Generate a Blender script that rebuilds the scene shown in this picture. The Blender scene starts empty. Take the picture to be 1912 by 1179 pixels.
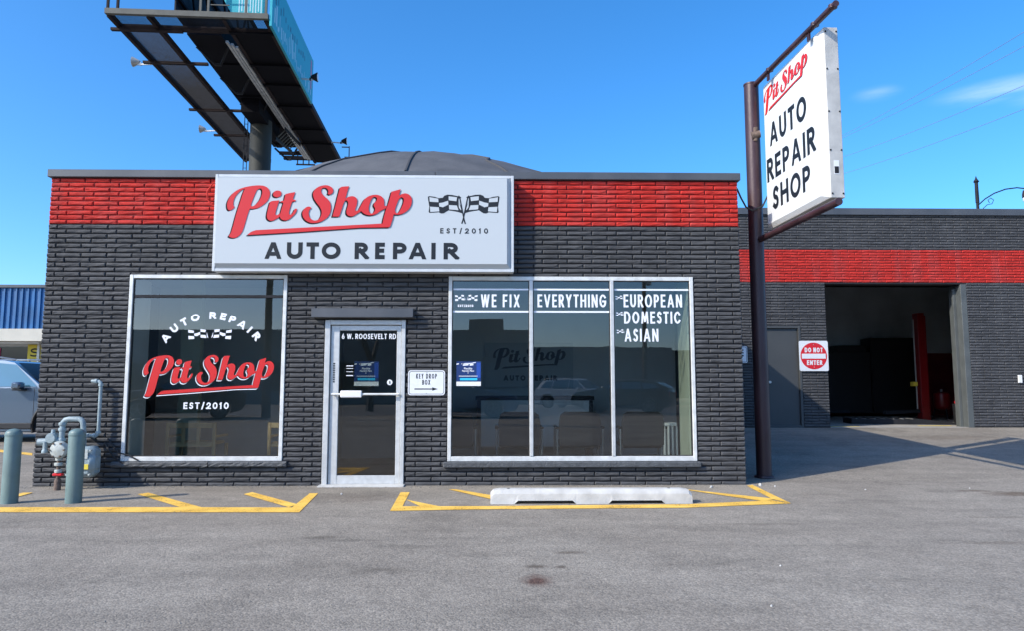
import bpy, bmesh, math, random
from mathutils import Vector, Matrix, noise
from mathutils.geometry import tessellate_polygon
R = math.radians
random.seed(7)
S = bpy.context.scene
C = S.collection

# ---------------------------------------------------------------- camera
cam_d = bpy.data.cameras.new("camera")
cam = bpy.data.objects.new("camera", cam_d); C.objects.link(cam)
cam_d.sensor_width = 36; cam_d.lens = 1360 / 1912 * 36
cam_d.clip_start = .05; cam_d.clip_end = 3000
cam.location = (0, -9.1, 1.24)
cam.rotation_euler = (R(90 + 5.669), 0, R(-1.1))
S.camera = cam

# ---------------------------------------------------------------- sky and sun
SUN = Vector((4.57, 2.95, -3.8)).normalized()          # direction the light travels
elev = math.asin(-SUN.z); azim = math.atan2(-SUN.x, -SUN.y)
world = bpy.data.worlds.new("World"); S.world = world; world.use_nodes = True
wn = world.node_tree.nodes; wl = world.node_tree.links
bg = wn["Background"]; bg.inputs[1].default_value = .15
sky = wn.new("ShaderNodeTexSky"); sky.sky_type = 'NISHITA'; sky.sun_disc = False
sky.sun_elevation = elev; sky.sun_rotation = azim % (2 * math.pi)
sky.air_density = .8; sky.dust_density = 1.3; sky.ozone_density = 6; sky.altitude = 0
# a few faint high clouds
tc = wn.new("ShaderNodeTexCoord"); mp = wn.new("ShaderNodeMapping")
mp.inputs['Scale'].default_value = (2.2, 2.2, 13); mp.inputs['Location'].default_value = (.4, 1.3, .2)
nz = wn.new("ShaderNodeTexNoise"); nz.inputs['Scale'].default_value = 4.5; nz.inputs['Detail'].default_value = 7
rp = wn.new("ShaderNodeValToRGB"); rp.color_ramp.elements[0].position = .38; rp.color_ramp.elements[1].position = .75
def wisp(d, width, height, gain):
    """patch of thin cloud around a direction of the sky"""
    v = wn.new("ShaderNodeVectorMath"); v.operation = 'SUBTRACT'; v.inputs[1].default_value = d; wl.new(tc.outputs['Generated'], v.inputs[0])
    m = wn.new("ShaderNodeVectorMath"); m.operation = 'MULTIPLY'; m.inputs[1].default_value = (1 / width, 1 / width, 1 / height); wl.new(v.outputs[0], m.inputs[0])
    n = wn.new("ShaderNodeVectorMath"); n.operation = 'LENGTH'; wl.new(m.outputs[0], n.inputs[0])
    r = wn.new("ShaderNodeMapRange"); r.interpolation_type = 'SMOOTHSTEP'; r.inputs['From Min'].default_value = 0; r.inputs['From Max'].default_value = 1; r.inputs['To Min'].default_value = gain; r.inputs['To Max'].default_value = 0
    wl.new(n.outputs['Value'], r.inputs[0]); return r.outputs[0]
mx = wn.new("ShaderNodeMix"); mx.data_type = 'RGBA'
mx.inputs['B'].default_value = (7.0, 7.4, 8.0, 1)
hs = wn.new("ShaderNodeHueSaturation"); hs.inputs['Saturation'].default_value = 1.21; hs.inputs['Hue'].default_value = .497; hs.inputs['Value'].default_value = 1.48
wl.new(tc.outputs['Generated'], mp.inputs[0]); wl.new(mp.outputs[0], nz.inputs['Vector'])
wl.new(nz.outputs[0], rp.inputs[0]); tot = None
for w_ in (wisp((.560, .761, .328), .085, .016, .42), wisp((.605, .735, .318), .07, .020, .42), wisp((.447, .823, .347), .035, .012, .16), wisp((-.62, -.55, .45), .5, .10, .8), wisp((.5, -.8, .30), .6, .10, .7)):
    if tot is None: tot = w_; continue
    ad = wn.new('ShaderNodeMath'); ad.operation = 'MAXIMUM'; wl.new(tot, ad.inputs[0]); wl.new(w_, ad.inputs[1]); tot = ad.outputs[0]
pm = wn.new('ShaderNodeMath'); pm.operation = 'MULTIPLY'; wl.new(rp.outputs[0], pm.inputs[0]); wl.new(tot, pm.inputs[1]); wl.new(pm.outputs[0], mx.inputs['Factor'])
wl.new(sky.outputs[0], hs.inputs['Color']); wl.new(hs.outputs[0], mx.inputs['A']); wl.new(mx.outputs['Result'], bg.inputs[0])
sl = bpy.data.lights.new("sun", 'SUN'); sl.energy = 3.6; sl.angle = R(.53); sl.color = (1, .93, .82)
so = bpy.data.objects.new("sun", sl); C.objects.link(so); so.location = (-40, -30, 40)
so.rotation_euler = SUN.to_track_quat('-Z', 'Y').to_euler()
S.view_settings.view_transform = 'Standard'; S.view_settings.look = 'None'
S.view_settings.exposure = 0.5; S.view_settings.gamma = 1
S.cycles.max_bounces = 6; S.cycles.transparent_max_bounces = 12

# ---------------------------------------------------------------- materials
MATS = {}
def mat(name, col, rough=.6, metal=0, var=0, vs=6, bump=0, bs=40, spec=.5, col2=None, stretch=None, emit=None, coat=0, wear=None, fade=0):
    if name in MATS: return MATS[name]
    m = bpy.data.materials.new(name); m.use_nodes = True; MATS[name] = m
    n = m.node_tree.nodes; l = m.node_tree.links; b = n["Principled BSDF"]
    b.inputs['Base Color'].default_value = (*col, 1); b.inputs['Roughness'].default_value = rough
    b.inputs['Metallic'].default_value = metal; b.inputs['Specular IOR Level'].default_value = spec
    b.inputs['Coat Weight'].default_value = coat
    if emit: b.inputs['Emission Color'].default_value = (*col, 1); b.inputs['Emission Strength'].default_value = emit
    if var or bump or col2:
        g = n.new("ShaderNodeNewGeometry"); mp = n.new("ShaderNodeMapping")
        l.new(g.outputs['Position'], mp.inputs[0])
        if stretch: mp.inputs['Scale'].default_value = stretch
    if var or col2:
        t = n.new("ShaderNodeTexNoise"); t.inputs['Scale'].default_value = vs; t.inputs['Detail'].default_value = 6
        l.new(mp.outputs[0], t.inputs['Vector'])
        r = n.new("ShaderNodeValToRGB"); r.color_ramp.elements[0].position = .32; r.color_ramp.elements[1].position = .68
        a = col2 or tuple(c * (1 - var) for c in col); bcol = col if col2 else tuple(min(1, c * (1 + var)) for c in col)
        r.color_ramp.elements[0].color = (*a, 1); r.color_ramp.elements[1].color = (*bcol, 1)
        l.new(t.outputs[0], r.inputs[0]); l.new(r.outputs[0], b.inputs['Base Color'])
        last = r.outputs[0]
        def over(fac_sock, colour, mode='MIX'):
            nonlocal last
            x = n.new("ShaderNodeMix"); x.data_type = 'RGBA'; x.blend_type = mode; l.new(fac_sock, x.inputs['Factor']); l.new(last, x.inputs['A']); x.inputs['B'].default_value = (*colour, 1)
            last = x.outputs['Result']; l.new(last, b.inputs['Base Color'])
        if fade:      # broad uneven fading and rain streaks
            mf = n.new("ShaderNodeMapping"); mf.inputs['Scale'].default_value = (2.6, 2.6, .45); l.new(g.outputs['Position'], mf.inputs[0])
            tf = n.new("ShaderNodeTexNoise"); tf.inputs['Scale'].default_value = 1.3; tf.inputs['Detail'].default_value = 8; l.new(mf.outputs[0], tf.inputs['Vector'])
            rf = n.new("ShaderNodeValToRGB"); rf.color_ramp.elements[0].position = .48; rf.color_ramp.elements[1].position = .72; rf.color_ramp.elements[1].color = (fade, fade, fade, 1)
            l.new(tf.outputs[0], rf.inputs[0]); over(rf.outputs[0], tuple(.6 * c + .09 for c in col))
        if wear:
            wc, th, ws_ = wear
            tw = n.new("ShaderNodeTexNoise"); tw.inputs['Scale'].default_value = ws_; tw.inputs['Detail'].default_value = 9; tw.inputs['Roughness'].default_value = .65; l.new(g.outputs['Position'], tw.inputs['Vector'])
            rw = n.new("ShaderNodeValToRGB"); rw.color_ramp.elements[0].position = th; rw.color_ramp.elements[1].position = th + .03; l.new(tw.outputs[0], rw.inputs[0]); over(rw.outputs[0], wc)
        mr = n.new("ShaderNodeMapRange"); mr.inputs['To Min'].default_value = max(.05, rough - .12); mr.inputs['To Max'].default_value = min(1, rough + .12)
        l.new(t.outputs[0], mr.inputs[0]); l.new(mr.outputs[0], b.inputs['Roughness'])
    if bump:
        t2 = n.new("ShaderNodeTexNoise"); t2.inputs['Scale'].default_value = bs; t2.inputs['Detail'].default_value = 4
        l.new(mp.outputs[0], t2.inputs['Vector'])
        bm = n.new("ShaderNodeBump"); bm.inputs['Strength'].default_value = bump; bm.inputs['Distance'].default_value = .01
        l.new(t2.outputs[0], bm.inputs['Height']); l.new(bm.outputs[0], b.inputs['Normal'])
    return m

M = dict(
 brick=mat("charcoal_painted_brick", (.072, .073, .076), .66, var=.2, vs=9, bump=.8, bs=26, stretch=(.6, .6, 2.0), spec=.25, fade=.30, wear=((.20, .20, .19), .73, 26)),
 redbrick=mat("red_painted_brick", (.50, .032, .024), .68, var=.18, vs=7, bump=.8, bs=26, stretch=(.6, .6, 2.0), spec=.2, fade=.40, wear=((.42, .14, .12), .73, 22)),
 mortar=mat("charcoal_mortar", (.012, .012, .014), .8, var=.2, vs=20, bump=.4, bs=60),
 mortar_red=mat("red_painted_mortar", (.14, .006, .006), .8, var=.2, vs=20, bump=.4, bs=60),
 coping=mat("dark_metal_coping", (.075, .083, .095), .5, .1, var=.14, vs=2, fade=.25),
 alu=mat("brushed_aluminium", (.56, .57, .56), .42, .25, var=.08, vs=14, bump=.1, bs=120),
 aluw=mat("weathered_aluminium", (.64, .65, .63), .5, .12, var=.14, vs=9, bump=.15, bs=90, wear=((.30, .28, .24), .68, 16)),
 black=mat("black_gasket", (.012, .012, .013), .5),
 sill=mat("painted_stone_sill", (.075, .08, .085), .7, var=.25, vs=18, bump=.9, bs=45),
 signface=mat("white_sign_acrylic", (.49, .525, .54), .35),
 signframe=mat("painted_sign_frame", (.55, .58, .60), .45, var=.08, vs=6),
  signface2=mat("bright_sign_acrylic", (.70, .73, .73), .35),
 signside=mat("weathered_sign_metal", (.48, .47, .44), .55, .1, var=.15, vs=5, bump=.2, bs=30),
 vred=mat("red_vinyl", (.60, .020, .017), .35), vblack=mat("charcoal_vinyl", (.010, .015, .022), .6, spec=.3),
 vwhite=mat("white_vinyl", (.80, .82, .86), .4),
 pole=mat("oxblood_painted_steel", (.048, .022, .026), .42, .1, var=.3, vs=4, bump=.25, bs=25, stretch=(1, 1, .3), fade=.15, wear=((.11, .06, .045), .68, 9)),
 bollard=mat("grey_green_paint", (.13, .20, .195), .5, var=.14, vs=5, bump=.2, bs=40, fade=.3, wear=((.09, .07, .055), .68, 14)),
 gas=mat("grey_gas_meter_paint", (.27, .34, .36), .5, var=.18, vs=12, bump=.35, bs=60, wear=((.12, .09, .07), .66, 22)),
 gaslight=mat("pale_cast_metal", (.42, .45, .42), .5, var=.12, vs=20, bump=.2, bs=60),
 rust=mat("rusty_iron", (.13, .09, .07), .8, var=.35, vs=25, bump=.4, bs=60),
 concrete=mat("pale_cast_concrete", (.48, .475, .45), .85, var=.14, vs=7, bump=.4, bs=50, wear=((.34, .32, .29), .70, 10)),
 slab=mat("garage_concrete", (.34, .32, .29), .8, var=.2, vs=3, bump=.3, bs=30),
 darkslab=mat("worn_shop_floor", (.11, .115, .115), .5, var=.3, vs=2),
 roof=mat("bitumen_roofing", (.080, .082, .087), .85, var=.22, vs=1.6, bump=.5, bs=20, fade=.25),
 seam=mat("bitumen_seam", (.05, .05, .053), .8),
 steel=mat("dark_painted_steel", (.018, .019, .023), .65, 0, var=.3, vs=3, spec=.2),
 lsteel=mat("galvanised_steel", (.55, .55, .52), .5, .4, var=.2, vs=5),
 bsteel=mat("brown_weathered_steel", (.030, .022, .022), .75, 0, var=.35, vs=2, spec=.15),
 dsteel=mat('blackened_steel', (.008, .008, .011), .8, spec=.08), frame=mat('weathered_frame_steel', (.10, .10, .085), .7, var=.25, vs=3),
 column=mat("weathered_column_steel", (.032, .034, .029), .7, .1, var=.35, vs=1.2, stretch=(1, 1, .4)),
 teal=mat("teal_billboard_vinyl", (.018, .36, .43), .5, var=.06, vs=.6),
 palet=mat("pale_lettering_on_vinyl", (.45, .66, .72), .5),
 darktext=mat("dark_lettering_on_vinyl", (.02, .10, .16), .5),
 pink=mat("pink_vinyl", (.55, .18, .30), .5),
 blue=mat("blue_ribbed_metal", (.012, .12, .31), .5, .0, var=.2, vs=1.2, fade=.35),
 cream=mat("cream_soffit", (.55, .52, .44), .7, var=.06, vs=3),
 darkglass=mat("dark_glazing", (.010, .013, .016), .12, spec=.35),
 carpaint=mat("silver_blue_car_paint", (.13, .175, .225), .25, .6, coat=.8),
 carwhite=mat("white_car_paint", (.7, .7, .7), .3, 0, coat=.8),
 carblack=mat("black_car_paint", (.02, .02, .022), .25, .2, coat=.8),
 carblue=mat("blue_car_paint", (.10, .16, .25), .3, .4, coat=.8),
 carglass=mat("tinted_car_glass", (.06, .17, .24), .04, .35, spec=1.0),
 plastic=mat("black_plastic", (.015, .015, .016), .5, var=.1),
 tyre=mat("tyre_rubber", (.018, .018, .019), .85, var=.2, vs=20),
 rim=mat("alloy_rim", (.45, .46, .48), .3, .8),
 chair=mat("grey_vinyl_upholstery", (.030, .030, .034), .5, var=.1, vs=8),
 chrome=mat("satin_chair_metal", (.40, .42, .44), .3, .8),
 wood=mat("light_oak", (.58, .40, .20), .5, var=.2, vs=10, stretch=(1, 1, .2)),
 white=mat("white_paint", (.75, .75, .73), .5, var=.04, vs=5),
 inwall=mat("grey_interior_wall", (.60, .62, .62), .8, var=.05, vs=3),
 pale=mat("pale_green_plaster", (.42, .46, .36), .8, var=.05, vs=4),
 board=mat("grey_wall_board", (.42, .46, .48), .6),
 gwall=mat("bluish_white_shop_wall", (.55, .62, .66), .8, var=.2, vs=.8),
 gred=mat("dark_red_shop_wall", (.13, .008, .012), .6, var=.2, vs=2),
 gblack=mat("black_tool_cabinet", (.012, .012, .013), .5),
 lift=mat("red_lift_paint", (.20, .006, .008), .35, var=.1, vs=5),
 yellow=mat("yellow_safety_paint", (.75, .55, .05), .6, var=.1, vs=12),
 door=mat("grey_painted_steel_door", (.058, .061, .062), .5, var=.06, vs=3),
 jamb=mat("grey_painted_jamb", (.085, .094, .092), .6, var=.15, vs=4, bump=.2, bs=30),
 signred=mat("reflective_red_sheeting", (.62, .012, .02), .4), signwhite=mat("reflective_white_sheeting", (.72, .74, .76), .4, var=.03, vs=20),
 posterblue=mat("navy_poster_print", (.012, .035, .14), .4), cyan=mat("cyan_poster_print", (.03, .50, .75), .4), navy2=mat("blue_poster_print", (.02, .07, .35), .4),
 posteryel=mat("yellow_poster_print", (.70, .55, .05), .6), posterpink=mat("pink_poster_print", (.65, .06, .18), .6),
 bark=mat("bare_bark", (.09, .075, .065), .9, var=.3, vs=6), grey=mat("grey_render", (.20, .205, .21), .9, var=.08, vs=.6),
 hill=mat("dull_winter_wood", (.06, .058, .048), 1, var=.4, vs=.3), wire=mat("black_cable", (.015, .015, .016), .6), wirefar=mat("aluminium_wire", (.20, .22, .26), .6),
 rubber=mat("weathered_caulk", (.30, .28, .26), .8, var=.3, vs=30),
)

def glass_mat(name, tint, refl):
    m = bpy.data.materials.new(name); m.use_nodes = True; n = m.node_tree.nodes; l = m.node_tree.links
    n.remove(n["Principled BSDF"]); o = n["Material Output"]
    tr = n.new("ShaderNodeBsdfTransparent"); tr.inputs[0].default_value = (*tint, 1)
    gl = n.new("ShaderNodeBsdfGlossy"); gl.inputs['Roughness'].default_value = .0; gl.inputs[0].default_value = (1, .95, .90, 1)
    lw = n.new("ShaderNodeFresnel"); lw.inputs['IOR'].default_value = 1.5
    mr = n.new("ShaderNodeMath"); mr.operation = 'ADD'; mr.inputs[1].default_value = refl; mr.use_clamp = True
    g = n.new("ShaderNodeNewGeometry"); t = n.new("ShaderNodeTexNoise"); t.inputs['Scale'].default_value = 1.1; t.inputs['Detail'].default_value = 1
    b = n.new("ShaderNodeBump"); b.inputs['Strength'].default_value = .05; b.inputs['Distance'].default_value = .02
    l.new(g.outputs['Position'], t.inputs['Vector']); l.new(t.outputs[0], b.inputs['Height']); l.new(b.outputs[0], gl.inputs['Normal'])
    mi = n.new("ShaderNodeMixShader"); l.new(lw.outputs[0], mr.inputs[0]); inv = n.new('ShaderNodeMath'); inv.operation = 'SUBTRACT'; inv.inputs[0].default_value = 1; l.new(g.outputs['Backfacing'], inv.inputs[1])
    mu = n.new('ShaderNodeMath'); mu.operation = 'MULTIPLY'; l.new(mr.outputs[0], mu.inputs[0]); l.new(inv.outputs[0], mu.inputs[1]); l.new(mu.outputs[0], mi.inputs[0])
    l.new(tr.outputs[0], mi.inputs[1]); l.new(gl.outputs[0], mi.inputs[2]); l.new(mi.outputs[0], o.inputs[0])
    return m
M['glass'] = glass_mat("storefront_glass", (.76, .79, .78), .07)

def asphalt():
    m = bpy.data.materials.new("aged_asphalt"); m.use_nodes = True; n = m.node_tree.nodes; l = m.node_tree.links; b = n["Principled BSDF"]
    g = n.new("ShaderNodeNewGeometry")
    def nt(scale, det=4, dist=0, stretch=None, rough=.5):
        t = n.new("ShaderNodeTexNoise"); t.inputs['Scale'].default_value = scale; t.inputs['Detail'].default_value = det; t.inputs['Distortion'].default_value = dist
        t.inputs['Roughness'].default_value = rough
        if stretch:
            mp = n.new("ShaderNodeMapping"); mp.inputs['Scale'].default_value = stretch; l.new(g.outputs['Position'], mp.inputs[0]); l.new(mp.outputs[0], t.inputs['Vector'])
        else: l.new(g.outputs['Position'], t.inputs['Vector'])
        return t.outputs[0]
    def ramp(f, p0, c0, p1, c1):
        r = n.new("ShaderNodeValToRGB"); e = r.color_ramp.elements; e[0].position = p0; e[1].position = p1
        e[0].color = (c0, c0, c0, 1) if not isinstance(c0, tuple) else (*c0, 1); e[1].color = (c1, c1, c1, 1) if not isinstance(c1, tuple) else (*c1, 1)
        l.new(f, r.inputs[0]); return r.outputs[0]
    def mul(a, c, f=1.0, mode='MULTIPLY'):
        x = n.new("ShaderNodeMix"); x.data_type = 'RGBA'; x.blend_type = mode; x.inputs['Factor'].default_value = f if not hasattr(f, 'links') else 1
        if hasattr(f, 'links'): l.new(f, x.inputs['Factor'])
        l.new(a, x.inputs['A'])
        if isinstance(c, tuple): x.inputs['B'].default_value = (*c, 1)
        else: l.new(c, x.inputs['B'])
        return x.outputs['Result']
    base = ramp(nt(.55, 6), .35, (.245, .216, .176), .65, (.296, .264, .217))
    # stones in the surface: pale and dark aggregate
    v = n.new("ShaderNodeTexVoronoi"); v.inputs['Scale'].default_value = 85; l.new(g.outputs['Position'], v.inputs['Vector'])
    sep = n.new("ShaderNodeSeparateColor"); l.new(v.outputs['Color'], sep.inputs[0])
    stones = ramp(sep.outputs[0], .1, .78, .95, 1.22)
    c = mul(base, stones)
    c = mul(c, ramp(nt(38, 3), .3, .88, .7, 1.10))
    c = mul(c, ramp(nt(5, 5, .3), .3, .90, .7, 1.07))
    # tyre streaks across the lot and soft dark patches
    c = mul(c, ramp(nt(1.4, 5, .6, (.35, 1.7, 1)), .34, .86, .56, 1.02))
    c = mul(c, ramp(nt(.9, 6, .5), .30, .80, .42, 1.0))
    # hairline cracks
    vc = n.new("ShaderNodeTexVoronoi"); vc.feature = 'DISTANCE_TO_EDGE'; vc.inputs['Scale'].default_value = .33
    wv = n.new("ShaderNodeMix"); wv.data_type = 'RGBA'; wv.inputs['Factor'].default_value = .12
    wt = n.new("ShaderNodeTexNoise"); wt.inputs['Scale'].default_value = 1.2; wt.inputs['Detail'].default_value = 8; l.new(g.outputs['Position'], wt.inputs['Vector'])
    l.new(g.outputs['Position'], wv.inputs['A']); vs_ = n.new("ShaderNodeVectorMath"); vs_.operation = 'SCALE'; vs_.inputs['Scale'].default_value = 9; l.new(wt.outputs['Color'], vs_.inputs[0]); l.new(vs_.outputs[0], wv.inputs['B'])
    l.new(wv.outputs['Result'], vc.inputs['Vector'])
    cr = ramp(vc.outputs['Distance'], .0, 1.0, .0035, 0.0); cm = n.new("ShaderNodeMath"); cm.operation = 'MULTIPLY'; l.new(cr, cm.inputs[0]); l.new(ramp(nt(.35, 3), .48, 0.0, .6, .55), cm.inputs[1])
    c = mul(c, (.45, .44, .43), cm.outputs[0])
    # oil stains
    def spot(x, y, rx, ry, col, soft=.55):
        nonlocal c
        mp = n.new("ShaderNodeMapping"); mp.vector_type = 'POINT'; mp.inputs['Location'].default_value = (-x / rx, -y / ry, 0); mp.inputs['Scale'].default_value = (1 / rx, 1 / ry, 0)
        l.new(g.outputs['Position'], mp.inputs[0]); ln = n.new("ShaderNodeVectorMath"); ln.operation = 'LENGTH'; l.new(mp.outputs[0], ln.inputs[0])
        ad = n.new("ShaderNodeMath"); ad.operation = 'MULTIPLY_ADD'; l.new(nt(9, 4), ad.inputs[0]); ad.inputs[1].default_value = 1.5; l.new(ln.outputs['Value'], ad.inputs[2])
        hf = n.new('ShaderNodeMath'); hf.operation = 'MULTIPLY'; hf.inputs[1].default_value = .5; l.new(ad.outputs[0], hf.inputs[0]); f = ramp(hf.outputs[0], (soft + .45) / 2, 1.0, .875, 0.0); c = mul(c, col, f)
    spot(.24, -4.45, .13, .17, (.42, .28, .26)); spot(.27, -4.08, .10, .07, (.5, .47, .45)); spot(.52, -3.67, .14, .07, (.6, .57, .55)); spot(.42, -4.10, .05, .05, (.5, .47, .45)); spot(-1.40, -3.10, .20, .10, (.62, .61, .6)); spot(-1.15, -3.22, .22, .07, (.7, .7, .7)); spot(-.62, -3.45, .40, .09, (.78, .78, .78)); spot(-.1, -3.75, .35, .08, (.82, .82, .82)); spot(-.72, -4.15, .25, .12, (.75, .74, .73)); spot(3.9, -3.4, .5, .07, (.78, .76, .74)); spot(2.3, -2.6, .6, .08, (.8, .79, .78)); spot(-4.0, -2.6, .8, .12, (.84, .83, .82)); spot(4.6, -2.3, .5, .06, (.8, .78, .76))
    spot(5.9, -.85, .6, .22, (.52, .46, .41)); spot(5.5, -.6, .35, .08, (.6, .54, .5)); spot(7.3, -1.5, 1.0, .12, (.72, .69, .66)); spot(-.45, -2.85, .5, .12, (.82, .82, .82)); spot(-3.4, -4.5, 1.4, .3, (.80, .80, .80)); spot(-1.6, -4.2, 1.4, .25, (.84, .84, .84))
    spot(8.7, 4.7, 1.1, .6, (.72, .69, .66)); spot(-1.6, -1.0, .7, .5, (.88, .86, .85)); spot(2.6, -4.6, 1.2, .3, (.86, .86, .86))
    l.new(c, b.inputs['Base Color']); b.inputs['Roughness'].default_value = .88; b.inputs['Specular IOR Level'].default_value = .3
    bm = n.new("ShaderNodeBump"); bm.inputs['Strength'].default_value = .38; bm.inputs['Distance'].default_value = .008
    l.new(v.outputs['Distance'], bm.inputs['Height']); bm.invert = True
    bm2 = n.new("ShaderNodeBump"); bm2.inputs['Strength'].default_value = .35; bm2.inputs['Distance'].default_value = .02; l.new(nt(6, 6), bm2.inputs['Height']); l.new(bm.outputs[0], bm2.inputs['Normal'])
    l.new(bm2.outputs[0], b.inputs['Normal']); return m
M['asphalt'] = asphalt()

def line_paint():
    m = bpy.data.materials.new("worn_yellow_line_paint"); m.use_nodes = True; n = m.node_tree.nodes; l = m.node_tree.links; b = n["Principled BSDF"]; o = n["Material Output"]
    g = n.new("ShaderNodeNewGeometry"); t = n.new("ShaderNodeTexNoise"); t.inputs['Scale'].default_value = 55; t.inputs['Detail'].default_value = 5; l.new(g.outputs['Position'], t.inputs['Vector'])
    t2 = n.new("ShaderNodeTexNoise"); t2.inputs['Scale'].default_value = 4; t2.inputs['Detail'].default_value = 5; l.new(g.outputs['Position'], t2.inputs['Vector'])
    r = n.new("ShaderNodeValToRGB"); r.color_ramp.elements[0].color = (.74, .43, .06, 1); r.color_ramp.elements[1].color = (.90, .56, .10, 1); r.color_ramp.elements[0].position = .35; r.color_ramp.elements[1].position = .65
    l.new(t2.outputs[0], r.inputs[0]); l.new(r.outputs[0], b.inputs['Base Color']); b.inputs['Roughness'].default_value = .75
    a = n.new("ShaderNodeMath"); a.operation = 'MULTIPLY_ADD'; a.inputs[1].default_value = .35; l.new(t2.outputs[0], a.inputs[0]); l.new(t.outputs[0], a.inputs[2])
    r2 = n.new("ShaderNodeValToRGB"); r2.color_ramp.elements[0].position = .50; r2.color_ramp.elements[1].position = .56; l.new(a.outputs[0], r2.inputs[0])
    tr = n.new("ShaderNodeBsdfTransparent"); mi = n.new("ShaderNodeMixShader"); l.new(r2.outputs[0], mi.inputs[0]); l.new(tr.outputs[0], mi.inputs[1]); l.new(b.outputs[0], mi.inputs[2]); l.new(mi.outputs[0], o.inputs[0])
    return m
M['line'] = line_paint()

# ---------------------------------------------------------------- helpers
class MB:
    def __init__(s): s.v = []; s.f = []; s.mi = []; s.cur = 0
    def add(s, vs, fs):
        o = len(s.v); s.v += [tuple(v) for v in vs]; s.f += [tuple(i + o for i in f) for f in fs]; s.mi += [s.cur] * len(fs); return s
    def box(s, x0, x1, y0, y1, z0, z1):
        vs = [(x, y, z) for z in (z0, z1) for y in (y0, y1) for x in (x0, x1)]
        return s.add(vs, [(0, 2, 3, 1), (4, 5, 7, 6), (0, 1, 5, 4), (2, 6, 7, 3), (0, 4, 6, 2), (1, 3, 7, 5)])
    def bevbox(s, x0, x1, y0, y1, z0, z1, b=.004):
        """box whose eight corners are chamfered along every edge"""
        cx, cy, cz = (x0 + x1) / 2, (y0 + y1) / 2, (z0 + z1) / 2; hx, hy, hz = (x1 - x0) / 2, (y1 - y0) / 2, (z1 - z0) / 2
        b = min(b, hx * .9, hy * .9, hz * .9); bm = bmesh.new(); bmesh.ops.create_cube(bm, size=2)
        for v in bm.verts: v.co = Vector((v.co.x * hx + cx, v.co.y * hy + cy, v.co.z * hz + cz))
        bmesh.ops.bevel(bm, geom=list(bm.edges), offset=b, segments=1, affect='EDGES')
        bm.verts.index_update(); s.add([v.co[:] for v in bm.verts], [[v.index for v in f.verts] for f in bm.faces]); bm.free(); return s
    def cyl(s, a, b, r, r2=None, n=12, caps=True):
        a = Vector(a); b = Vector(b); r2 = r if r2 is None else r2; d = (b - a).normalized()
        u = d.orthogonal().normalized(); w = d.cross(u); vs = []
        for p, q in ((a, r), (b, r2)):
            for i in range(n):
                t = 2 * math.pi * i / n; vs.append(p + (u * math.cos(t) + w * math.sin(t)) * q)
        fs = [(i, (i + 1) % n, n + (i + 1) % n, n + i) for i in range(n)]
        if caps: fs += [tuple(range(n - 1, -1, -1)), tuple(range(n, 2 * n))]
        return s.add(vs, fs)
    def beam(s, a, b, w, h):
        a = Vector(a); b = Vector(b); d = (b - a).normalized(); up = Vector((0, 0, 1))
        if abs(d.z) > .95: up = Vector((0, 1, 0))
        r = d.cross(up).normalized() * w / 2; u = r.cross(d).normalized() * h / 2
        vs = [p + r * i + u * j for p in (a, b) for (i, j) in ((-1, -1), (1, -1), (1, 1), (-1, 1))]
        return s.add(vs, [(3, 2, 1, 0), (4, 5, 6, 7), (0, 1, 5, 4), (1, 2, 6, 5), (2, 3, 7, 6), (3, 0, 4, 7)])
    def tube(s, pts, r, n=8):
        pts = [Vector(p) for p in pts]; rings = []; u = None
        for i, p in enumerate(pts):
            d = (pts[min(i + 1, len(pts) - 1)] - pts[max(i - 1, 0)]).normalized()
            u = d.orthogonal().normalized() if u is None else (u - d * u.dot(d)).normalized(); w = d.cross(u)
            rings += [p + (u * math.cos(2 * math.pi * k / n) + w * math.sin(2 * math.pi * k / n)) * r for k in range(n)]
        fs = [(i * n + k, i * n + (k + 1) % n, (i + 1) * n + (k + 1) % n, (i + 1) * n + k) for i in range(len(pts) - 1) for k in range(n)]
        fs += [tuple(range(n - 1, -1, -1)), tuple(range((len(pts) - 1) * n, len(pts) * n))]
        return s.add(rings, fs)
    def lathe(s, prof, c=(0, 0, 0), n=16, axis='z'):
        vs = []
        for r, z in prof:
            for i in range(n):
                t = 2 * math.pi * i / n; p = (r * math.cos(t), r * math.sin(t), z)
                if axis == 'y': p = (p[0], p[2], p[1])
                if axis == 'x': p = (p[2], p[0], p[1])
                vs.append((p[0] + c[0], p[1] + c[1], p[2] + c[2]))
        m = len(prof); fs = [(j * n + i, j * n + (i + 1) % n, (j + 1) * n + (i + 1) % n, (j + 1) * n + i) for j in range(m - 1) for i in range(n)]
        fs += [tuple(range(n - 1, -1, -1)), tuple(range((m - 1) * n, m * n))]
        return s.add(vs, fs)
    def prism(s, poly, a0, a1, axis='y'):
        """polygon (convex or concave) swept from a0 to a1 along an axis; poly in the other two coordinates"""
        n = len(poly); f = {'y': lambda p, a: (p[0], a, p[1]), 'x': lambda p, a: (a, p[0], p[1]), 'z': lambda p, a: (p[0], p[1], a)}[axis]
        vs = [f(p, a0) for p in poly] + [f(p, a1) for p in poly]; tri = tessellate_polygon([[Vector((p[0], p[1], 0)) for p in poly]])
        fs = [tuple(t) for t in tri] + [tuple(i + n for i in reversed(t)) for t in tri] + [(i, (i + 1) % n, n + (i + 1) % n, n + i) for i in range(n)]
        return s.add(vs, fs)
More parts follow.
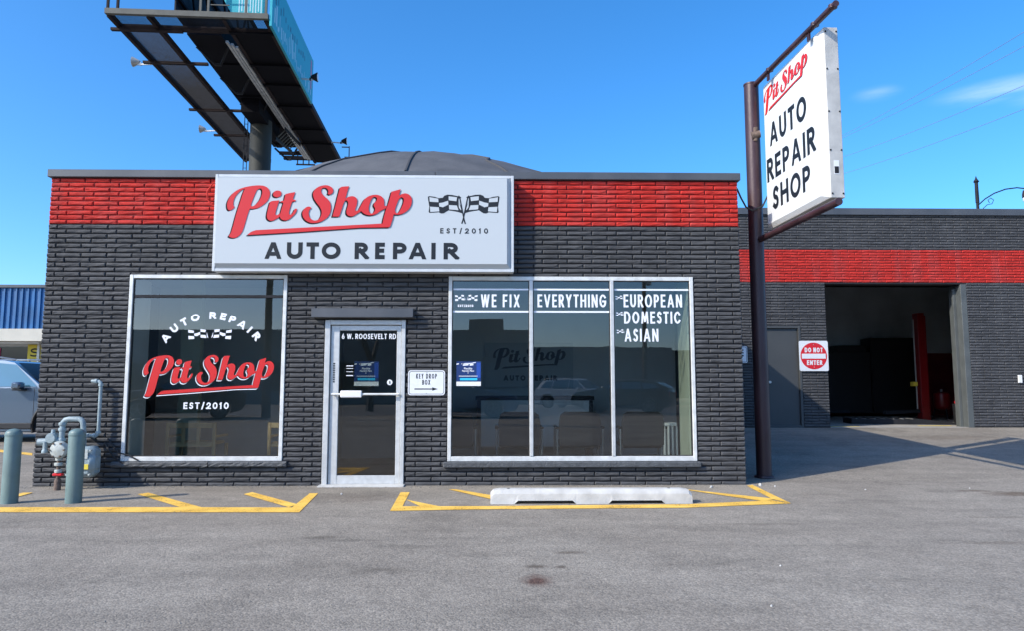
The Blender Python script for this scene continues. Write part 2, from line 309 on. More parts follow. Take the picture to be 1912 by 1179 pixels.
    def build(s, name, mats, parent=None, smooth=None, loc=None, rot=None):
        me = bpy.data.meshes.new(name); me.from_pydata(s.v, [], s.f)
        for m in (mats if isinstance(mats, (list, tuple)) else [mats]): me.materials.append(M[m] if isinstance(m, str) else m)
        if any(s.mi): me.polygons.foreach_set('material_index', s.mi)
        bm = bmesh.new(); bm.from_mesh(me); bmesh.ops.recalc_face_normals(bm, faces=bm.faces); bm.to_mesh(me); bm.free()
        if smooth: me.shade_smooth(); me.set_sharp_from_angle(angle=R(smooth))
        me.update(); return link(name, me, parent, loc, rot)
def link(name, me, parent=None, loc=None, rot=None):
    o = bpy.data.objects.new(name, me); C.objects.link(o)
    if parent: o.parent = parent
    if loc: o.location = loc
    if rot: o.rotation_euler = rot
    return o
def thing(name, label, cat, loc=(0, 0, 0), rz=0, group=None):
    o = bpy.data.objects.new(name, None); C.objects.link(o); o.location = loc; o.rotation_euler = (0, 0, rz); o.empty_display_size = .2
    tag(o, label, cat, group); return o
def tag(o, label, cat, group=None):
    o['label'] = label; o['category'] = cat
    if group: o['group'] = group
    return o
def kind(o, k): o['kind'] = k; return o
def copy_tree(o, parent=None):
    c = o.copy(); C.objects.link(c); c.parent = parent
    for ch in o.children: copy_tree(ch, c)
    return c

# ---------------------------------------------------------------- lettering made of strokes
def arc(cx, cy, rx, ry, a0, a1, n=10):
    return [(cx + rx * math.cos(R(a0 + (a1 - a0) * i / n)), cy + ry * math.sin(R(a0 + (a1 - a0) * i / n))) for i in range(n + 1)]
# glyphs live in a box 0..1 by 0..1 of stroke centre lines
GL = {
 'A': [[(0, 0), (.5, 1), (1, 0)], [(.17, .3), (.83, .3)]],
 'B': [[(0, 0), (0, 1)], [(0, 1), (.55, 1)] + arc(.55, .77, .38, .23, 90, -90) + [(0, .54)], [(.5, .54)] + arc(.55, .27, .45, .27, 90, -90) + [(0, 0)]],
 'C': [arc(.55, .5, .55, .5, 45, 315, 20)], 'D': [[(0, 0), (0, 1)], [(0, 1), (.4, 1)] + arc(.4, .5, .6, .5, 90, -90, 14) + [(0, 0)]],
 'E': [[(1, 1), (0, 1), (0, 0), (1, 0)], [(0, .52), (.88, .52)]], 'F': [[(1, 1), (0, 1), (0, 0)], [(0, .5), (.85, .5)]],
 'G': [arc(.53, .5, .53, .5, 45, 330, 20) + [(1, .46), (.56, .46)]], 'H': [[(0, 0), (0, 1)], [(1, 0), (1, 1)], [(0, .52), (1, .52)]],
 'I': [[(.5, 0), (.5, 1)]], 'K': [[(0, 0), (0, 1)], [(1, 1), (.05, .45)], [(.3, .6), (1, 0)]], 'L': [[(0, 1), (0, 0), (1, 0)]],
 'M': [[(0, 0), (.12, 1), (.5, .15), (.88, 1), (1, 0)]], 'N': [[(0, 0), (0, 1), (1, 0), (1, 1)]], 'O': [arc(.5, .5, .5, .5, 0, 360, 28)],
 'P': [[(0, 0), (0, 1), (.5, 1)] + arc(.5, .73, .5, .27, 90, -90, 10) + [(0, .46)]],
 'R': [[(0, 0), (0, 1), (.5, 1)] + arc(.5, .74, .45, .26, 90, -90, 10) + [(0, .48)], [(.42, .48), (1, 0)]],
 'S': [arc(.54, .755, .44, .245, 42, 262, 12) + arc(.46, .255, .48, .255, 82, -138, 12)], 'T': [[(0, 1), (1, 1)], [(.5, 1), (.5, 0)]],
 'U': [[(0, 1), (0, .4)] + arc(.5, .4, .5, .4, 180, 360, 14) + [(1, 1)]], 'V': [[(0, 1), (.5, 0), (1, 1)]],
 'W': [[(0, 1), (.25, 0), (.5, 1), (.75, 0), (1, 1)]], 'X': [[(0, 1), (1, 0)], [(1, 1), (0, 0)]], 'Y': [[(0, 1), (.5, .45), (1, 1)], [(.5, .45), (.5, 0)]],
 '0': [arc(.5, .5, .5, .5, 0, 360, 24)], '1': [[(.2, .85), (.6, 1), (.6, 0)]], '2': [arc(.5, .7, .45, .3, 165, -25, 12) + [(0, 0), (1, 0)]],
 '6': [arc(.5, .3, .48, .3, 0, 360, 18), [(.04, .4), (.55, 1)]], '/': [[(0, -.08), (1, 1.08)]], '.': [[(.5, -.04), (.5, .08)]],
}
GW = dict(A=1.0, B=.7, C=.9, D=.9, E=.58, F=.56, G=1.0, H=.82, I=.0, K=.75, L=.55, M=1.1, N=.85, O=1.05, P=.66, R=.70, S=.60, T=.66, U=.8, V=.95, W=1.35, X=.85, Y=.85)
GW.update({'0': .75, '1': .35, '2': .7, '6': .7, '/': .45, '.': .0, ' ': .35})
def stroke(mb, pts, t, lo, hi, eps):
    """ribbon of width t along pts, clipped to lo..hi in height; eps lifts it a hair off the one below"""
    q = [Vector((p[0], p[1])) for p in pts]; pts = [q[0]] + [b for a, b in zip(q, q[1:]) if (b - a).length > 1e-5]
    closed = (pts[0] - pts[-1]).length < 1e-5; m = len(pts) - 1; dirs = [(pts[k + 1] - pts[k]).normalized() for k in range(m)]
    def end(k, at_start):
        """left and right corner of segment k at one of its ends"""
        d = dirs[k]; nrm = Vector((-d.y, d.x)); p = pts[k] if at_start else pts[k + 1]; o = None
        if at_start and (k > 0 or closed): o = dirs[k - 1]
        if not at_start and (k < m - 1 or closed): o = dirs[(k + 1) % m]
        sg = -1 if at_start else 1
        if o is None: e = p + d * sg * t * (.7 if abs(d.y) > .2 and abs(d.x) > .02 else .5); return e + nrm * t / 2, e - nrm * t / 2
        on = Vector((-o.y, o.x)); mm = on + nrm
        if mm.length > .9:
            mm.normalize(); k_ = 1 / mm.dot(nrm); return p + mm * (t / 2 * k_), p - mm * (t / 2 * k_)
        e = p + d * sg * t * (.8 if (p.y > hi - t * .6 or p.y < lo + t * .6) else .2); return e + nrm * t / 2, e - nrm * t / 2
    def clip(poly, z, keep_above):
        out = []
        for a, b in zip(poly, poly[1:] + poly[:1]):
            ia = (a.y >= z) == keep_above; ib = (b.y >= z) == keep_above
            if ia: out.append(a)
            if ia != ib: f = (z - a.y) / (b.y - a.y); out.append(a.lerp(b, f))
        return out
    for k in range(m):
        l0, r0 = end(k, True); l1, r1 = end(k, False); poly = clip([l0, l1, r1, r0], lo, True)
        poly = clip(poly, hi, False) if len(poly) > 2 else poly
        if len(poly) > 2: mb.add([(p.x, -eps - 4e-5 * k, p.y) for p in poly], [tuple(range(len(poly)))])
def word(mb, text, x0, x1, z0, z1, t, track=.2, wf=1.0, boxes=None):
    """letters fitted between x0 and x1; t = stroke width in metres; track = gap in letter heights; boxes = explicit (x0,x1) per letter"""
    h = z1 - z0
    if not boxes:
        ws = [GW[c] * h * wf * .9 + (t if c != ' ' else 0) for c in text]; gap = track * h; tot = sum(ws) + gap * (len(text) - 1); k = (x1 - x0) / tot
        boxes = []; x = x0
        for w in ws: boxes.append((x, x + w * k)); x += (w + gap) * k
    for c, (a, b) in zip(text, boxes):
        if c == ' ': continue
        for i, st in enumerate(GL[c]):
            pts = [(a + t / 2 + p[0] * max(b - a - t, 0), z0 + (t / 2 if c not in 'AVWMNXY/' else 0) + p[1] * (h - (t if c not in 'AVWMNXY/' else 0))) for p in st]
            if c == 'A' and i == 1: pts = [(p[0], z0 + h * .3) for p in pts]
            if c == 'M': pts = [(p[0], z0 + h * q[1]) for p, q in zip(pts, st)]
            stroke(mb, pts, t * (.92 if c in 'AVWMX' else 1), z0 - (h * .08 if c == '/' else 0), z1 + (h * .08 if c == '/' else 0), .0006 * i)
    return mb
def arc_word(mb, letters, cx, cz, r, h, t, wf=.85):
    for c, ang, rad in letters:
        g = MB(); w = GW[c] * h * wf + t; word(g, c, -w / 2, w / 2, -h / 2, h / 2, t, boxes=[(-w / 2, w / 2)]); a = R(ang)
        vs = [(cx + rad * math.sin(a) + v[0] * math.cos(a) + v[2] * math.sin(a), v[1], cz + rad * math.cos(a) - v[0] * math.sin(a) + v[2] * math.cos(a)) for v in g.v]
        mb.add(vs, g.f)
    return mb

# ---------------------------------------------------------------- the script logo, as outlines (unit width)
def Z1(p): return [((x / 9.827 + 415 - 423.6) / 344.7, (445.9 - (y / 9.827 + 335)) / 344.7, *c) for x, y, *c in p]
def Z2(p): return [((x / 12.283 + 555 - 423.6) / 344.7, (445.9 - (y / 12.283 + 335)) / 344.7, *c) for x, y, *c in p]
def Z3(p): return [((x / 12.283 + 660 - 423.6) / 344.7, (445.9 - (y / 12.283 + 335)) / 344.7, *c) for x, y, *c in p]
LOGO = [
 (Z1([(255,520,1),(215,560),(165,580),(127,540),(118,450),(150,350),(215,260),(310,190),(430,145),(560,120),(680,110),(780,122),(850,165),(885,235),(880,320),(845,400),(775,470),(690,525),(600,548),(532,545,1),(500,640),(470,760),(440,880),(405,980),(350,1050),(290,1085),(215,1082),(165,1055,1),(205,990),(240,860),(290,640),(350,420),(405,230),(432,172,1),(365,205),(290,280),(245,360),(230,430),(236,490)]),
  Z1([(700,170),(650,200),(610,290),(575,390),(552,470),(560,500),(600,492),(650,450),(705,375),(737,290),(745,220),(730,182)])),
 (Z1([(945,265),(965,225),(1015,205),(1070,215),(1095,250),(1085,300),(1035,330),(980,325),(950,300)]), None),
 (Z1([(892,420,1),(935,400),(1060,388,1),(1035,480),(1005,590),(1000,650),(1035,660),(1080,625,1),(1075,690),(1010,738),(940,770),(880,755),(846,705),(848,620),(868,520)]), None),
 (Z1([(1165,275,1),(1230,255),(1345,232,1),(1320,320),(1312,368),(1362,378,1),(1345,405),(1298,415),(1268,500),(1245,600),(1253,650),(1290,645),(1325,590),(1350,545),(1388,542,1),(1370,610),(1310,685),(1240,745),(1170,760),(1108,738),(1082,690),(1092,610),(1112,520),(1132,435),(1080,425,1),(1092,402),(1140,390),(1155,340)]), None),
 (Z2([(745,350,1),(700,330,1),(715,275),(692,218),(645,190),(585,192),(550,240),(563,310),(620,380),(700,450),(760,530),(785,640),(770,760),(720,860),(640,930),(540,985),(430,1008),(320,1000),(220,950),(152,860),(140,760),(180,680),(245,632),(310,632),(338,668,1),(300,700),(280,780),(308,880),(370,935),(440,950),(510,920),(560,840),(572,740),(532,640),(455,540),(392,440),(366,330),(400,240),(480,170),(590,132),(690,130),(780,170),(825,240),(805,315)]), None),
 (Z2([(972,188,1),(1030,160),(1188,148,1),(1155,240),(1115,400),(1100,445,1),(1165,400),(1250,380),(1330,402),(1375,470),(1366,580),(1335,680),(1345,720),(1395,712),(1450,640,1),(1470,720),(1370,795),(1290,845),(1210,845),(1148,802),(1135,720),(1160,620),(1172,540),(1145,485),(1105,485),(1070,545),(1035,660),(1000,780),(972,857,1),(820,857,1),(870,650),(930,380)]), None),
 (Z3([(105,728,1),(150,640),(200,540),(250,455),(330,388),(430,352),(540,346),(630,380),(690,450),(702,550),(708,605),(760,600,1),(745,655),(690,685),(620,722),(540,782),(440,820),(340,820),(250,788),(190,735),(150,700)]),
  Z3([(455,400),(410,450),(370,560),(352,660),(368,750),(420,782),(470,752),(495,690),(490,650),(462,600),(475,540),(525,485),(535,430),(505,400)])),
 (Z3([(865,272,1),(1074,210,1),(1045,320),(1040,362,1),(1100,325),(1190,310),(1280,350),(1330,440),(1322,560),(1270,670),(1180,750),(1080,798),(980,806),(920,800,1),(900,900),(870,1010),(848,1085,1),(665,1070,1),(690,900),(750,670),(790,560)]),
  Z3([(1078,405),(1030,455),(985,570),(952,680),(962,750),(1002,775),(1052,725),(1100,630),(1140,520),(1144,440),(1115,405)])),
 ([((465.9 - 423.6) / 344.7, (445.9 - 440.5) / 344.7, 1), ((473 - 423.6) / 344.7, (445.9 - 434.5) / 344.7), ((482 - 423.6) / 344.7, (445.9 - 431) / 344.7, 1), ((714.1 - 423.6) / 344.7, (445.9 - 417.6) / 344.7, 1), ((729.4 - 423.6) / 344.7, (445.9 - 422) / 344.7, 1), ((727 - 423.6) / 344.7, (445.9 - 424.6) / 344.7, 1), ((675 - 423.6) / 344.7, (445.9 - 425.6) / 344.7, 1), ((565 - 423.6) / 344.7, (445.9 - 434) / 344.7, 1)], None)]
def smooth_loop(p, n=5):
    out = []; m = len(p); pt = [Vector((q[0], q[1])) for q in p]; cor = [len(q) > 2 for q in p]
    tan = lambda i: Vector((0, 0)) if cor[i] else (pt[(i + 1) % m] - pt[i - 1]) * .5
    for i in range(m):
        a, b = pt[i], pt[(i + 1) % m]; ta = tan(i); tb = tan((i + 1) % m)
        if cor[i] and cor[(i + 1) % m]: out.append(a); continue
        if cor[i]: ta = (b - a) * .7
        if cor[(i + 1) % m]: tb = (b - a) * .7
        for k in range(n):
            t = k / n; out.append(a * (2*t**3 - 3*t*t + 1) + ta * (t**3 - 2*t*t + t) + b * (-2*t**3 + 3*t*t) + tb * (t**3 - t*t))
    return out
LOGOS = [(smooth_loop(o), smooth_loop(h) if h else None) for o, h in LOGO]
def logo(mb, x, z, w, zs=1.0, dx=0, dz=0):
    for k, (o, h) in enumerate(LOGOS):
        loops = [o] + ([h] if h else []); tri = tessellate_polygon([[Vector((p.x, p.y, 0)) for p in lp] for lp in loops]); allp = [p for lp in loops for p in lp]
        mb.add([(x + (p.x + dx) * w, -.0006 * k, z + (p.y + dz) * w * zs) for p in allp], [tuple(t) for t in tri])
    return mb
# chequered flags traced in a 0..1 wide, 0..0.42 high box (unit = whole emblem)
def F1(p): return [((x - 85) / 1668, (835 - y) / 1668) for x, y in p]
def FR(p): return [(1838 - x, y - 5) for x, y in p]
FL_OUT = [(90,200),(120,185),(240,200),(340,232),(430,225),(470,175),(540,148),(650,155),(790,185),(805,162),(822,185),(862,215),(850,232),(800,240),(800,300),(880,480),(905,560),(918,590),(890,590),(800,560),(680,535),(570,520),(460,590),(400,595),(340,565),(230,575),(130,580),(112,560),(125,430),(100,290)]
FL_WH = [[(125,210),(330,245),(338,330),(135,318)],[(140,435),(345,448),(358,545),(150,560)],[(348,352),(440,335),(560,292),(565,385),(440,448),(355,430)],[(570,188),(765,210),(750,305),(572,282)],[(578,395),(760,405),(800,515),(585,498)]]
def emblem(mb, x, z, w, dark=True):
    f = (lambda p: F1(p)); k = 0
    for side in (0, 1):
        T = (lambda q: q) if side == 0 else FR
        def put(poly, e):
            P = [Vector((a, b, 0)) for a, b in F1(T(poly))]; tri = tessellate_polygon([P]); mb.add([(x + p.x * w, -e, z + p.y * w) for p in P], [tuple(t) for t in tri])
        if dark: mb.cur = 0; put(FL_OUT, .0); put([(815,230),(845,235),(945,740),(975,835),(945,840),(915,740)], .0004 + .0004 * side)
        mb.cur = 1 if dark else 0
        for q in FL_WH: put(q, .0012)
        put([(800,285),(865,510),(850,515),(808,450)], .0012)
    mb.cur = 0; return mb

# ---------------------------------------------------------------- ground
def gz(x, y):
    s = .015 + (.056 - .015) * min(max((x + 6) / 9, 0), 1); return .045 + s * min(max(y - .3, 0), 6.1)
gx = [-400, -120, -50, -30, -20, -14, -10, -8, -7, -6, -5.8] + [-5.5 + .5 * i for i in range(19)] + [4, 5, 6, 8, 10, 12, 16, 20, 30, 50, 120, 400]
gy = [-400, -120, -60, -40, -25, -16, -12, -9, -6, -4, -2, -1, 0, .3, 1, 2, 3, 4, 5, 6, 6.4, 9, 14, 25, 60, 150, 500]
g = MB(); nx = len(gx)
g.add([(x, y, gz(x, y)) for y in gy for x in gx], [(j * nx + i, j * nx + i + 1, (j + 1) * nx + i + 1, (j + 1) * nx + i) for j in range(len(gy) - 1) for i in range(nx - 1)])
kind(g.build('ground', 'asphalt'), 'structure')

def flat(polys, name, m, dz=.004):
    mb = MB()
    for k, p in enumerate(polys):
        P = [Vector((a, b, 0)) for a, b in p]; tri = tessellate_polygon([P]); mb.add([(a, b, gz(a, b) + dz + .0005 * k) for a, b in p], [tuple(t) for t in tri])
    return mb.build(name, m)
kind(flat([[(-9, -1.50), (-3.3, -1.60), (-2.06, -1.64), (-1.90, -1.93), (-4.76, -1.87), (-9, -1.78)], [(-2.125, -.664), (-2.03, -.666), (-1.902, -1.92), (-2.03, -1.91)],
  [(-4.03, -.71), (-3.97, -.587), (-2.80, -1.774), (-3.02, -1.77)], [(-2.843, -.734), (-2.805, -.567), (-2.043, -1.461), (-2.083, -1.64)], [(-5.236, -.965), (-5.352, -.963), (-5.387, -.56), (-5.278, -.562)]],
  'pavement_marking', 'line'), 'structure')
kind(flat([[(-1.11, -.599), (-1.005, -.601), (-.954, -1.70), (-1.044, -1.87)], [(-1.044, -1.87), (-1.038, -1.60), (-.105, -1.60), (1.94, -1.52), (2.914, -1.28), (3.024, -1.49), (1.873, -1.737), (-.258, -1.80)],
  [(-.984, -1.14), (-.91, -1.235), (-.54, -1.66), (-.735, -1.71)], [(3.027, -.132), (3.125, -.06), (3.024, -1.49), (2.94, -1.22)], [(2.136, -.397), (2.213, -.444), (2.986, -1.199), (2.789, -1.343)], [(-.574, -.39), (-.486, -.392), (.10, -1.06), (-.07, -1.15)]],
  'pavement_marking', 'line'), 'structure')
kind(flat([[(-12, 6.4), (-8.09, 3.894), (-7.846, 3.506), (-11.7, 5.9)]], 'pavement_marking', 'line'), 'structure')
# worn concrete step in front of the door
st = MB().bevbox(-2.17, -1.13, -.16, .02, .02, .062, .006)

# ---------------------------------------------------------------- bricks
def brick_variant(L, H, D, seed, amp=.006):
    rnd = random.Random(seed); xs = [0, .03 * L, .35 * L, .68 * L, .97 * L, L]; zs = [0, .22 * H, .72 * H, H]; vs = []; nx = len(xs)
    for j, z in enumerate(zs):
        for i, x in enumerate(xs):
            edge = i in (0, nx - 1) or j in (0, 3)
            y = -D + (.011 if edge else (.003 if j == 1 else 0)) + (rnd.uniform(-amp, amp) if not edge else rnd.uniform(0, .003))
            if not edge and rnd.random() < .06: y += .004
            zz = z + (rnd.uniform(-.0025, .0025) if j in (0, 3) else rnd.uniform(-.006, .006)); xx = x + (rnd.uniform(-.02, .02) * L if 0 < i < nx - 1 else rnd.uniform(-.002, .002))
            vs.append((xx - L / 2, y, zz - H / 2))
    fs = [(j * nx + i, j * nx + i + 1, (j + 1) * nx + i + 1, (j + 1) * nx + i) for j in range(3) for i in range(nx - 1)]
    loop = [i for i in range(nx)] + [j * nx + nx - 1 for j in (1, 2, 3)] + [3 * nx + i for i in range(nx - 2, -1, -1)] + [j * nx for j in (2, 1)]
    o = len(vs); vs += [(vs[i][0], .0, vs[i][2]) for i in loop]; n = len(loop)
    fs += [(loop[k], o + k, o + (k + 1) % n, loop[(k + 1) % n]) for k in range(n)]
    return vs, fs
def course(x0, x1, z, ops, L, sh, g=.012, rnd=random):
    iv = [(x0, x1)]
    for (a, b, c, d) in ops:
        if c < z < d:
            n = []
            for (p, q) in iv:
                if b <= p or a >= q: n.append((p, q)); continue
                if a > p: n.append((p, a))
                if b < q: n.append((b, q))
            iv = n
    out = []
    for (p, q) in iv:
        x = x0 + sh + L * math.floor((p - x0 - sh) / L)
        while x < q:
            a = max(x, p); b = min(x + L, q); x += L
            if b - a > .05: out.append((a + g / 2, b - g / 2))
            elif out and b - a > .004 and b >= q - 1e-6 and out[-1][1] > a - g: out[-1] = (out[-1][0], b - g / 2)
            elif b - a > .03: out.append((a + g / 2, b - g / 2))
    return out
def lay(parent, courses, L, H, D, y, single_key, nsingle=300, seed=1, amp=.006, pfx=''):
    """courses = list of (x0,x1,z,red).  The nsingle bricks that show largest become parts, the rest one part."""
    rnd = random.Random(seed); var = [brick_variant(L, H, D, seed * 50 + i, amp) for i in range(10)]; mesh = {}
    order = sorted(range(len(courses)), key=lambda i: single_key(courses[i])); single = set(order[:nsingle]); rest = MB()
    for i, (a, b, z, red) in enumerate(courses):
        k = rnd.randrange(10); sx = (b - a) / L; cx = (a + b) / 2; flip = rnd.choice((-1, 1)); tilt = rnd.uniform(-.006, .006); dy = rnd.uniform(-.003, .003)
        if i in single:
            if (k, red) not in mesh:
                me = bpy.data.meshes.new('brick'); me.from_pydata(var[k][0], [], var[k][1]); me.materials.append(M['redbrick' if red else 'brick'])
                bm = bmesh.new(); bm.from_mesh(me); bmesh.ops.recalc_face_normals(bm, faces=bm.faces); bm.to_mesh(me); bm.free(); me.update(); mesh[(k, red)] = me
            o = link('brick', mesh[(k, red)], parent, (cx, y + dy, z), (0, tilt, 0)); o.scale = (sx, 1, 1)
        else:
            rest.cur = 1 if red else 0
            rest.add([(cx + v[0] * sx * flip, y + dy + v[1], z + v[2] - tilt * v[0] * sx * flip) for v in var[k][0]], [f if flip > 0 else f[::-1] for f in var[k][1]])
    o = rest.build('brick', ['brick', 'redbrick'], parent); kind(o, 'stuff'); return o

# ---------------------------------------------------------------- the repair shop
X0, X1, ZB, ZT = -5.64, 3.07, .03, 3.885
shop = thing('repair_shop', 'low charcoal brick shop with red brick band, glass storefront and white framed windows', 'building', (0, 0, 0))
OPS = [(-4.587, -2.635, .27, 2.655), (-.625, 2.47, .27, 2.645), (-2.155, -1.150, .0, 2.10)]
def wall_with_holes(mb, x0, x1, z0, z1, ops, y0, y1):
    xs = sorted({x0, x1, *[v for o in ops for v in o[:2]]}); zs = sorted({z0, z1, *[min(max(v, z0), z1) for o in ops for v in o[2:]]})
    for i in range(len(xs) - 1):
        run = None
        for j in range(len(zs) - 1):
            cx = (xs[i] + xs[i + 1]) / 2; cz = (zs[j] + zs[j + 1]) / 2; solid = not any(o[0] < cx < o[1] and o[2] < cz < o[3] for o in ops)
            if solid and run is None: run = zs[j]
            if not solid and run is not None: mb.box(xs[i], xs[i + 1], y0, y1, run, zs[j]); run = None
        if run is not None: mb.box(xs[i], xs[i + 1], y0, y1, run, z1)
w = MB(); wall_with_holes(w, X0 + .01, X1 - .01, 0, 3.88, OPS, .0, .18)
w.box(X0 + .01, X0 + .2, .18, 6.39, 0, 3.88); w.box(X1 - .2, X1 - .01, .18, 6.39, 0, 3.88)
w.build('wall', 'mortar', shop)
mr_ = MB().box(X0 + .012, X1 - .012, -.004, .01, 3.296, 3.882).build('painted_band', 'mortar_red', shop)
cs = []; nrow = 64; red_z = 3.290
for r_ in range(nrow):
    if r_ < 54: z = ZB + (red_z - ZB) * (r_ + .5) / 54
    else: z = red_z + (ZT - red_z) * (r_ - 54 + .5) / 10
    sh = -.205 if r_ % 2 else -.09
    for a, b in course(X0, X1, z, OPS, .3145, sh + random.uniform(-.004, .004)): cs.append((a, b, z, r_ >= 54))
def key_front(c):
    hid = (-3.5 < (c[0] + c[1]) / 2 < .18 and 2.67 < c[2] < 3.88); return (hid, c[2] + (5 if (c[1] - c[0]) < .1 else 0))
lay(shop, cs, .302, .0465, .024, .002, key_front, 300, 3, .0018)
# side returns: same courses, plain rows of brick
side = MB()
for sx_, xx in ((1, X1 - .012), (-1, X0 + .012)):
    for r_ in range(nrow):
        z = ZB + (ZT - ZB) * (r_ + .5) / nrow; y = .02 + (.15 if r_ % 2 else 0); side.cur = 1 if z > red_z else 0
        side.box(min(xx, xx + sx_ * .014), max(xx, xx + sx_ * .014), .003, y - .006 if y > .05 else .01, z - .023, z + .023)
        while y < 6.3: side.box(min(xx, xx + sx_ * .014), max(xx, xx + sx_ * .014), y + .006, min(y + .3, 6.38), z - .023, z + .023); y += .314
kind(side.build('brick', ['brick', 'redbrick'], shop), 'stuff')
cp = MB().bevbox(X0 - .03, -.8, -.055, .25, 3.888, 3.985, .006); cp.bevbox(-.797, X1 + .03, -.055, .25, 3.888, 3.985, .006)
for xx in (X0 - .03, X1 - .2): cp.box(xx, xx + .23, .25, 6.38, 3.89, 3.98)
cp.build('coping', 'coping', shop)
MB().box(X0 + .2, X1 - .2, .18, 6.39, 3.5, 3.6).build('flat_roof', 'roof', shop)
# shallow dome behind the parapet
dm = MB(); n1, n2 = 40, 8; vs = []
for j in range(n2 + 1):
    rr = 1 - (j - 1) / (n2 - 1) if j else 1; zz = 5.68 - 1.15 * rr * rr if j else 3.6
    for i in range(n1):
        a = 2 * math.pi * i / n1; vs.append((-1.42 + 3.75 * rr * math.cos(a), 5.0 + (3.2 if math.sin(a) < 0 else 1.2) * rr * math.sin(a), zz + (.012 * math.sin(i * 2.1 + j)) * (rr > .1)))
dm.add(vs, [(j * n1 + i, j * n1 + (i + 1) % n1, (j + 1) * n1 + (i + 1) % n1, (j + 1) * n1 + i) for j in range(n2) for i in range(n1)])
dome = dm.build('dome_roof', 'roof', shop, smooth=25)
for i in range(0, n1, 3):
    if math.sin(2 * math.pi * i / n1) > .5: continue
    MB().tube([Vector(vs[j * n1 + (i + (j > 3 and i % 2)) % n1]) + Vector((0, -.004, .004)) for j in range(1, n2)], .022, 5).build('roof_seam', 'seam', dome)

def frame_rect(mb, x0, x1, z0, z1, t, y0, y1, tb=None, tt=None):
    tb = tb or t; tt = tt or t
    mb.bevbox(x0, x0 + t, y0, y1, z0, z1, .004); mb.bevbox(x1 - t, x1, y0, y1, z0, z1, .004)
    mb.bevbox(x0 + t, x1 - t, y0 + .002, y1, z0, z0 + tb, .004); mb.bevbox(x0 + t, x1 - t, y0 + .002, y1, z1 - tt, z1, .004)
def lettering(parent, name, mats, mb, y, label=None):
    o = mb.build(name, mats, parent); o.location = (0, y, 0)
    if label: o['label'] = label
    return o
# left window
fm = MB(); frame_rect(fm, -4.587, -2.635, .345, 2.65, .045, -.03, .07, tb=.055, tt=.045)
win1 = fm.build('window', 'aluw', shop); win1['label'] = 'square storefront window with red and white shop lettering'
gk = MB(); frame_rect(gk, -4.542, -2.680, .400, 2.605, .012, -.012, .03); gk.build('gasket', 'black', win1)
MB().box(-4.53, -2.692, .000, .008, .412, 2.36).build('pane', 'glass', win1)
MB().box(-4.53, -2.692, .000, .008, 2.40, 2.593).build('pane', 'glass', win1)
MB().bevbox(-4.53, -2.692, -.012, .04, 2.362, 2.398, .003).build('transom', 'steel', win1)
sl_ = MB()
for a, b in ((-4.68, -3.52), (-3.51, -2.575)):
    bm = bmesh.new(); bmesh.ops.create_grid(bm, x_segments=24, y_segments=4, size=1)
    vv = []
    for j in range(5):
        for i in range(25): vv.append((a + (b - a) * i / 24, -.07 + .014 * noise.noise(Vector((i * .7 + a, j * 1.3, 3))) + (.012 if j in (0, 4) else 0), .275 + .068 * j / 4))
    sl_.add(vv, [(j * 25 + i, j * 25 + i + 1, (j + 1) * 25 + i + 1, (j + 1) * 25 + i) for j in range(4) for i in range(24)])
    sl_.box(a + .002, b - .002, -.05, .02, .277, .3425); bm.free()
sl_.build('sill', 'sill', win1)
yL = -.0045
mb = MB(); logo(mb, -4.385, 1.122, 1.612, 1.10); lettering(win1, 'lettering', 'vred', mb, yL - .003)
mb = MB(); logo(mb, -4.385, 1.122, 1.612, 1.10, -.010, -.011); logo(mb, -4.385, 1.122, 1.612, 1.10, -.005, -.0055); lettering(win1, 'lettering', 'vwhite', mb, yL)
mb = MB(); arc_word(mb, [('A', -53.5, .695), ('U', -40.6, .70), ('T', -29, .70), ('O', -17, .70), ('R', .8, .70), ('E', 11.6, .70), ('P', 21.7, .695), ('A', 33, .695), ('I', 42.5, .70), ('R', 52.2, .71)], -3.562, 1.437, .70, .095, .026)
lettering(win1, 'lettering', 'vwhite', mb, yL)
mb = MB(); word(mb, 'EST/2010', -3.865, -3.312, .975, 1.055, .0165, .30); lettering(win1, 'lettering', 'vwhite', mb, yL)
mb = MB(); emblem(mb, -3.86, 1.74, .565, dark=False); lettering(win1, 'flag_emblem', ['vwhite'], mb, yL)
# right window, three panes
fm = MB(); frame_rect(fm, -.62, 2.462, .335, 2.64, .045, -.03, .07, tb=.06, tt=.05)
win2 = fm.build('window', 'aluw', shop); win2['label'] = 'wide three-pane storefront window listing what the shop fixes'
for xx in (.392, 1.408): MB().bevbox(xx, xx + .046, -.036, .068, .396, 2.589, .005).build('mullion', 'alu', win2)
for a, b in ((-.575, .392), (.438, 1.408), (1.454, 2.417)):
    gk = MB(); frame_rect(gk, a, b, .395, 2.59, .010, -.012, .03); gk.build('gasket', 'black', win2)
    MB().box(a + .01, b - .01, .000, .008, .405, 2.58).build('pane', 'glass', win2)
MB().bevbox(-.67, 2.50, -.075, .02, .262, .331, .01).build('sill', 'sill', win2)
cs_, ck = .245, .0225
mb = MB(); word(mb, 'WE FIX', -.218, .273, 2.252, 2.415, .0235, .17, .45, boxes=[(-.218, -.085), (-.055, .010), None, (.085, .145), (.162, .192), (.206, .285)] if 0 else None)
lettering(win2, 'lettering', 'vwhite', mb, yL)
mb = MB(); word(mb, 'EVERYTHING', .495, 1.362, 2.253, 2.417, .0235, .13, .42); lettering(win2, 'lettering', 'vwhite', mb, yL)
for tx, a, b, c, d in (('EUROPEAN', 1.582, 2.323, 2.255, 2.419), ('DOMESTIC', 1.585, 2.298, 2.038, 2.200), ('ASIAN', 1.587, 2.015, 1.811, 1.973)):
    mb = MB(); word(mb, tx, a, b, c, d, .0235, .13, .42); lettering(win2, 'lettering', 'vwhite', mb, yL)
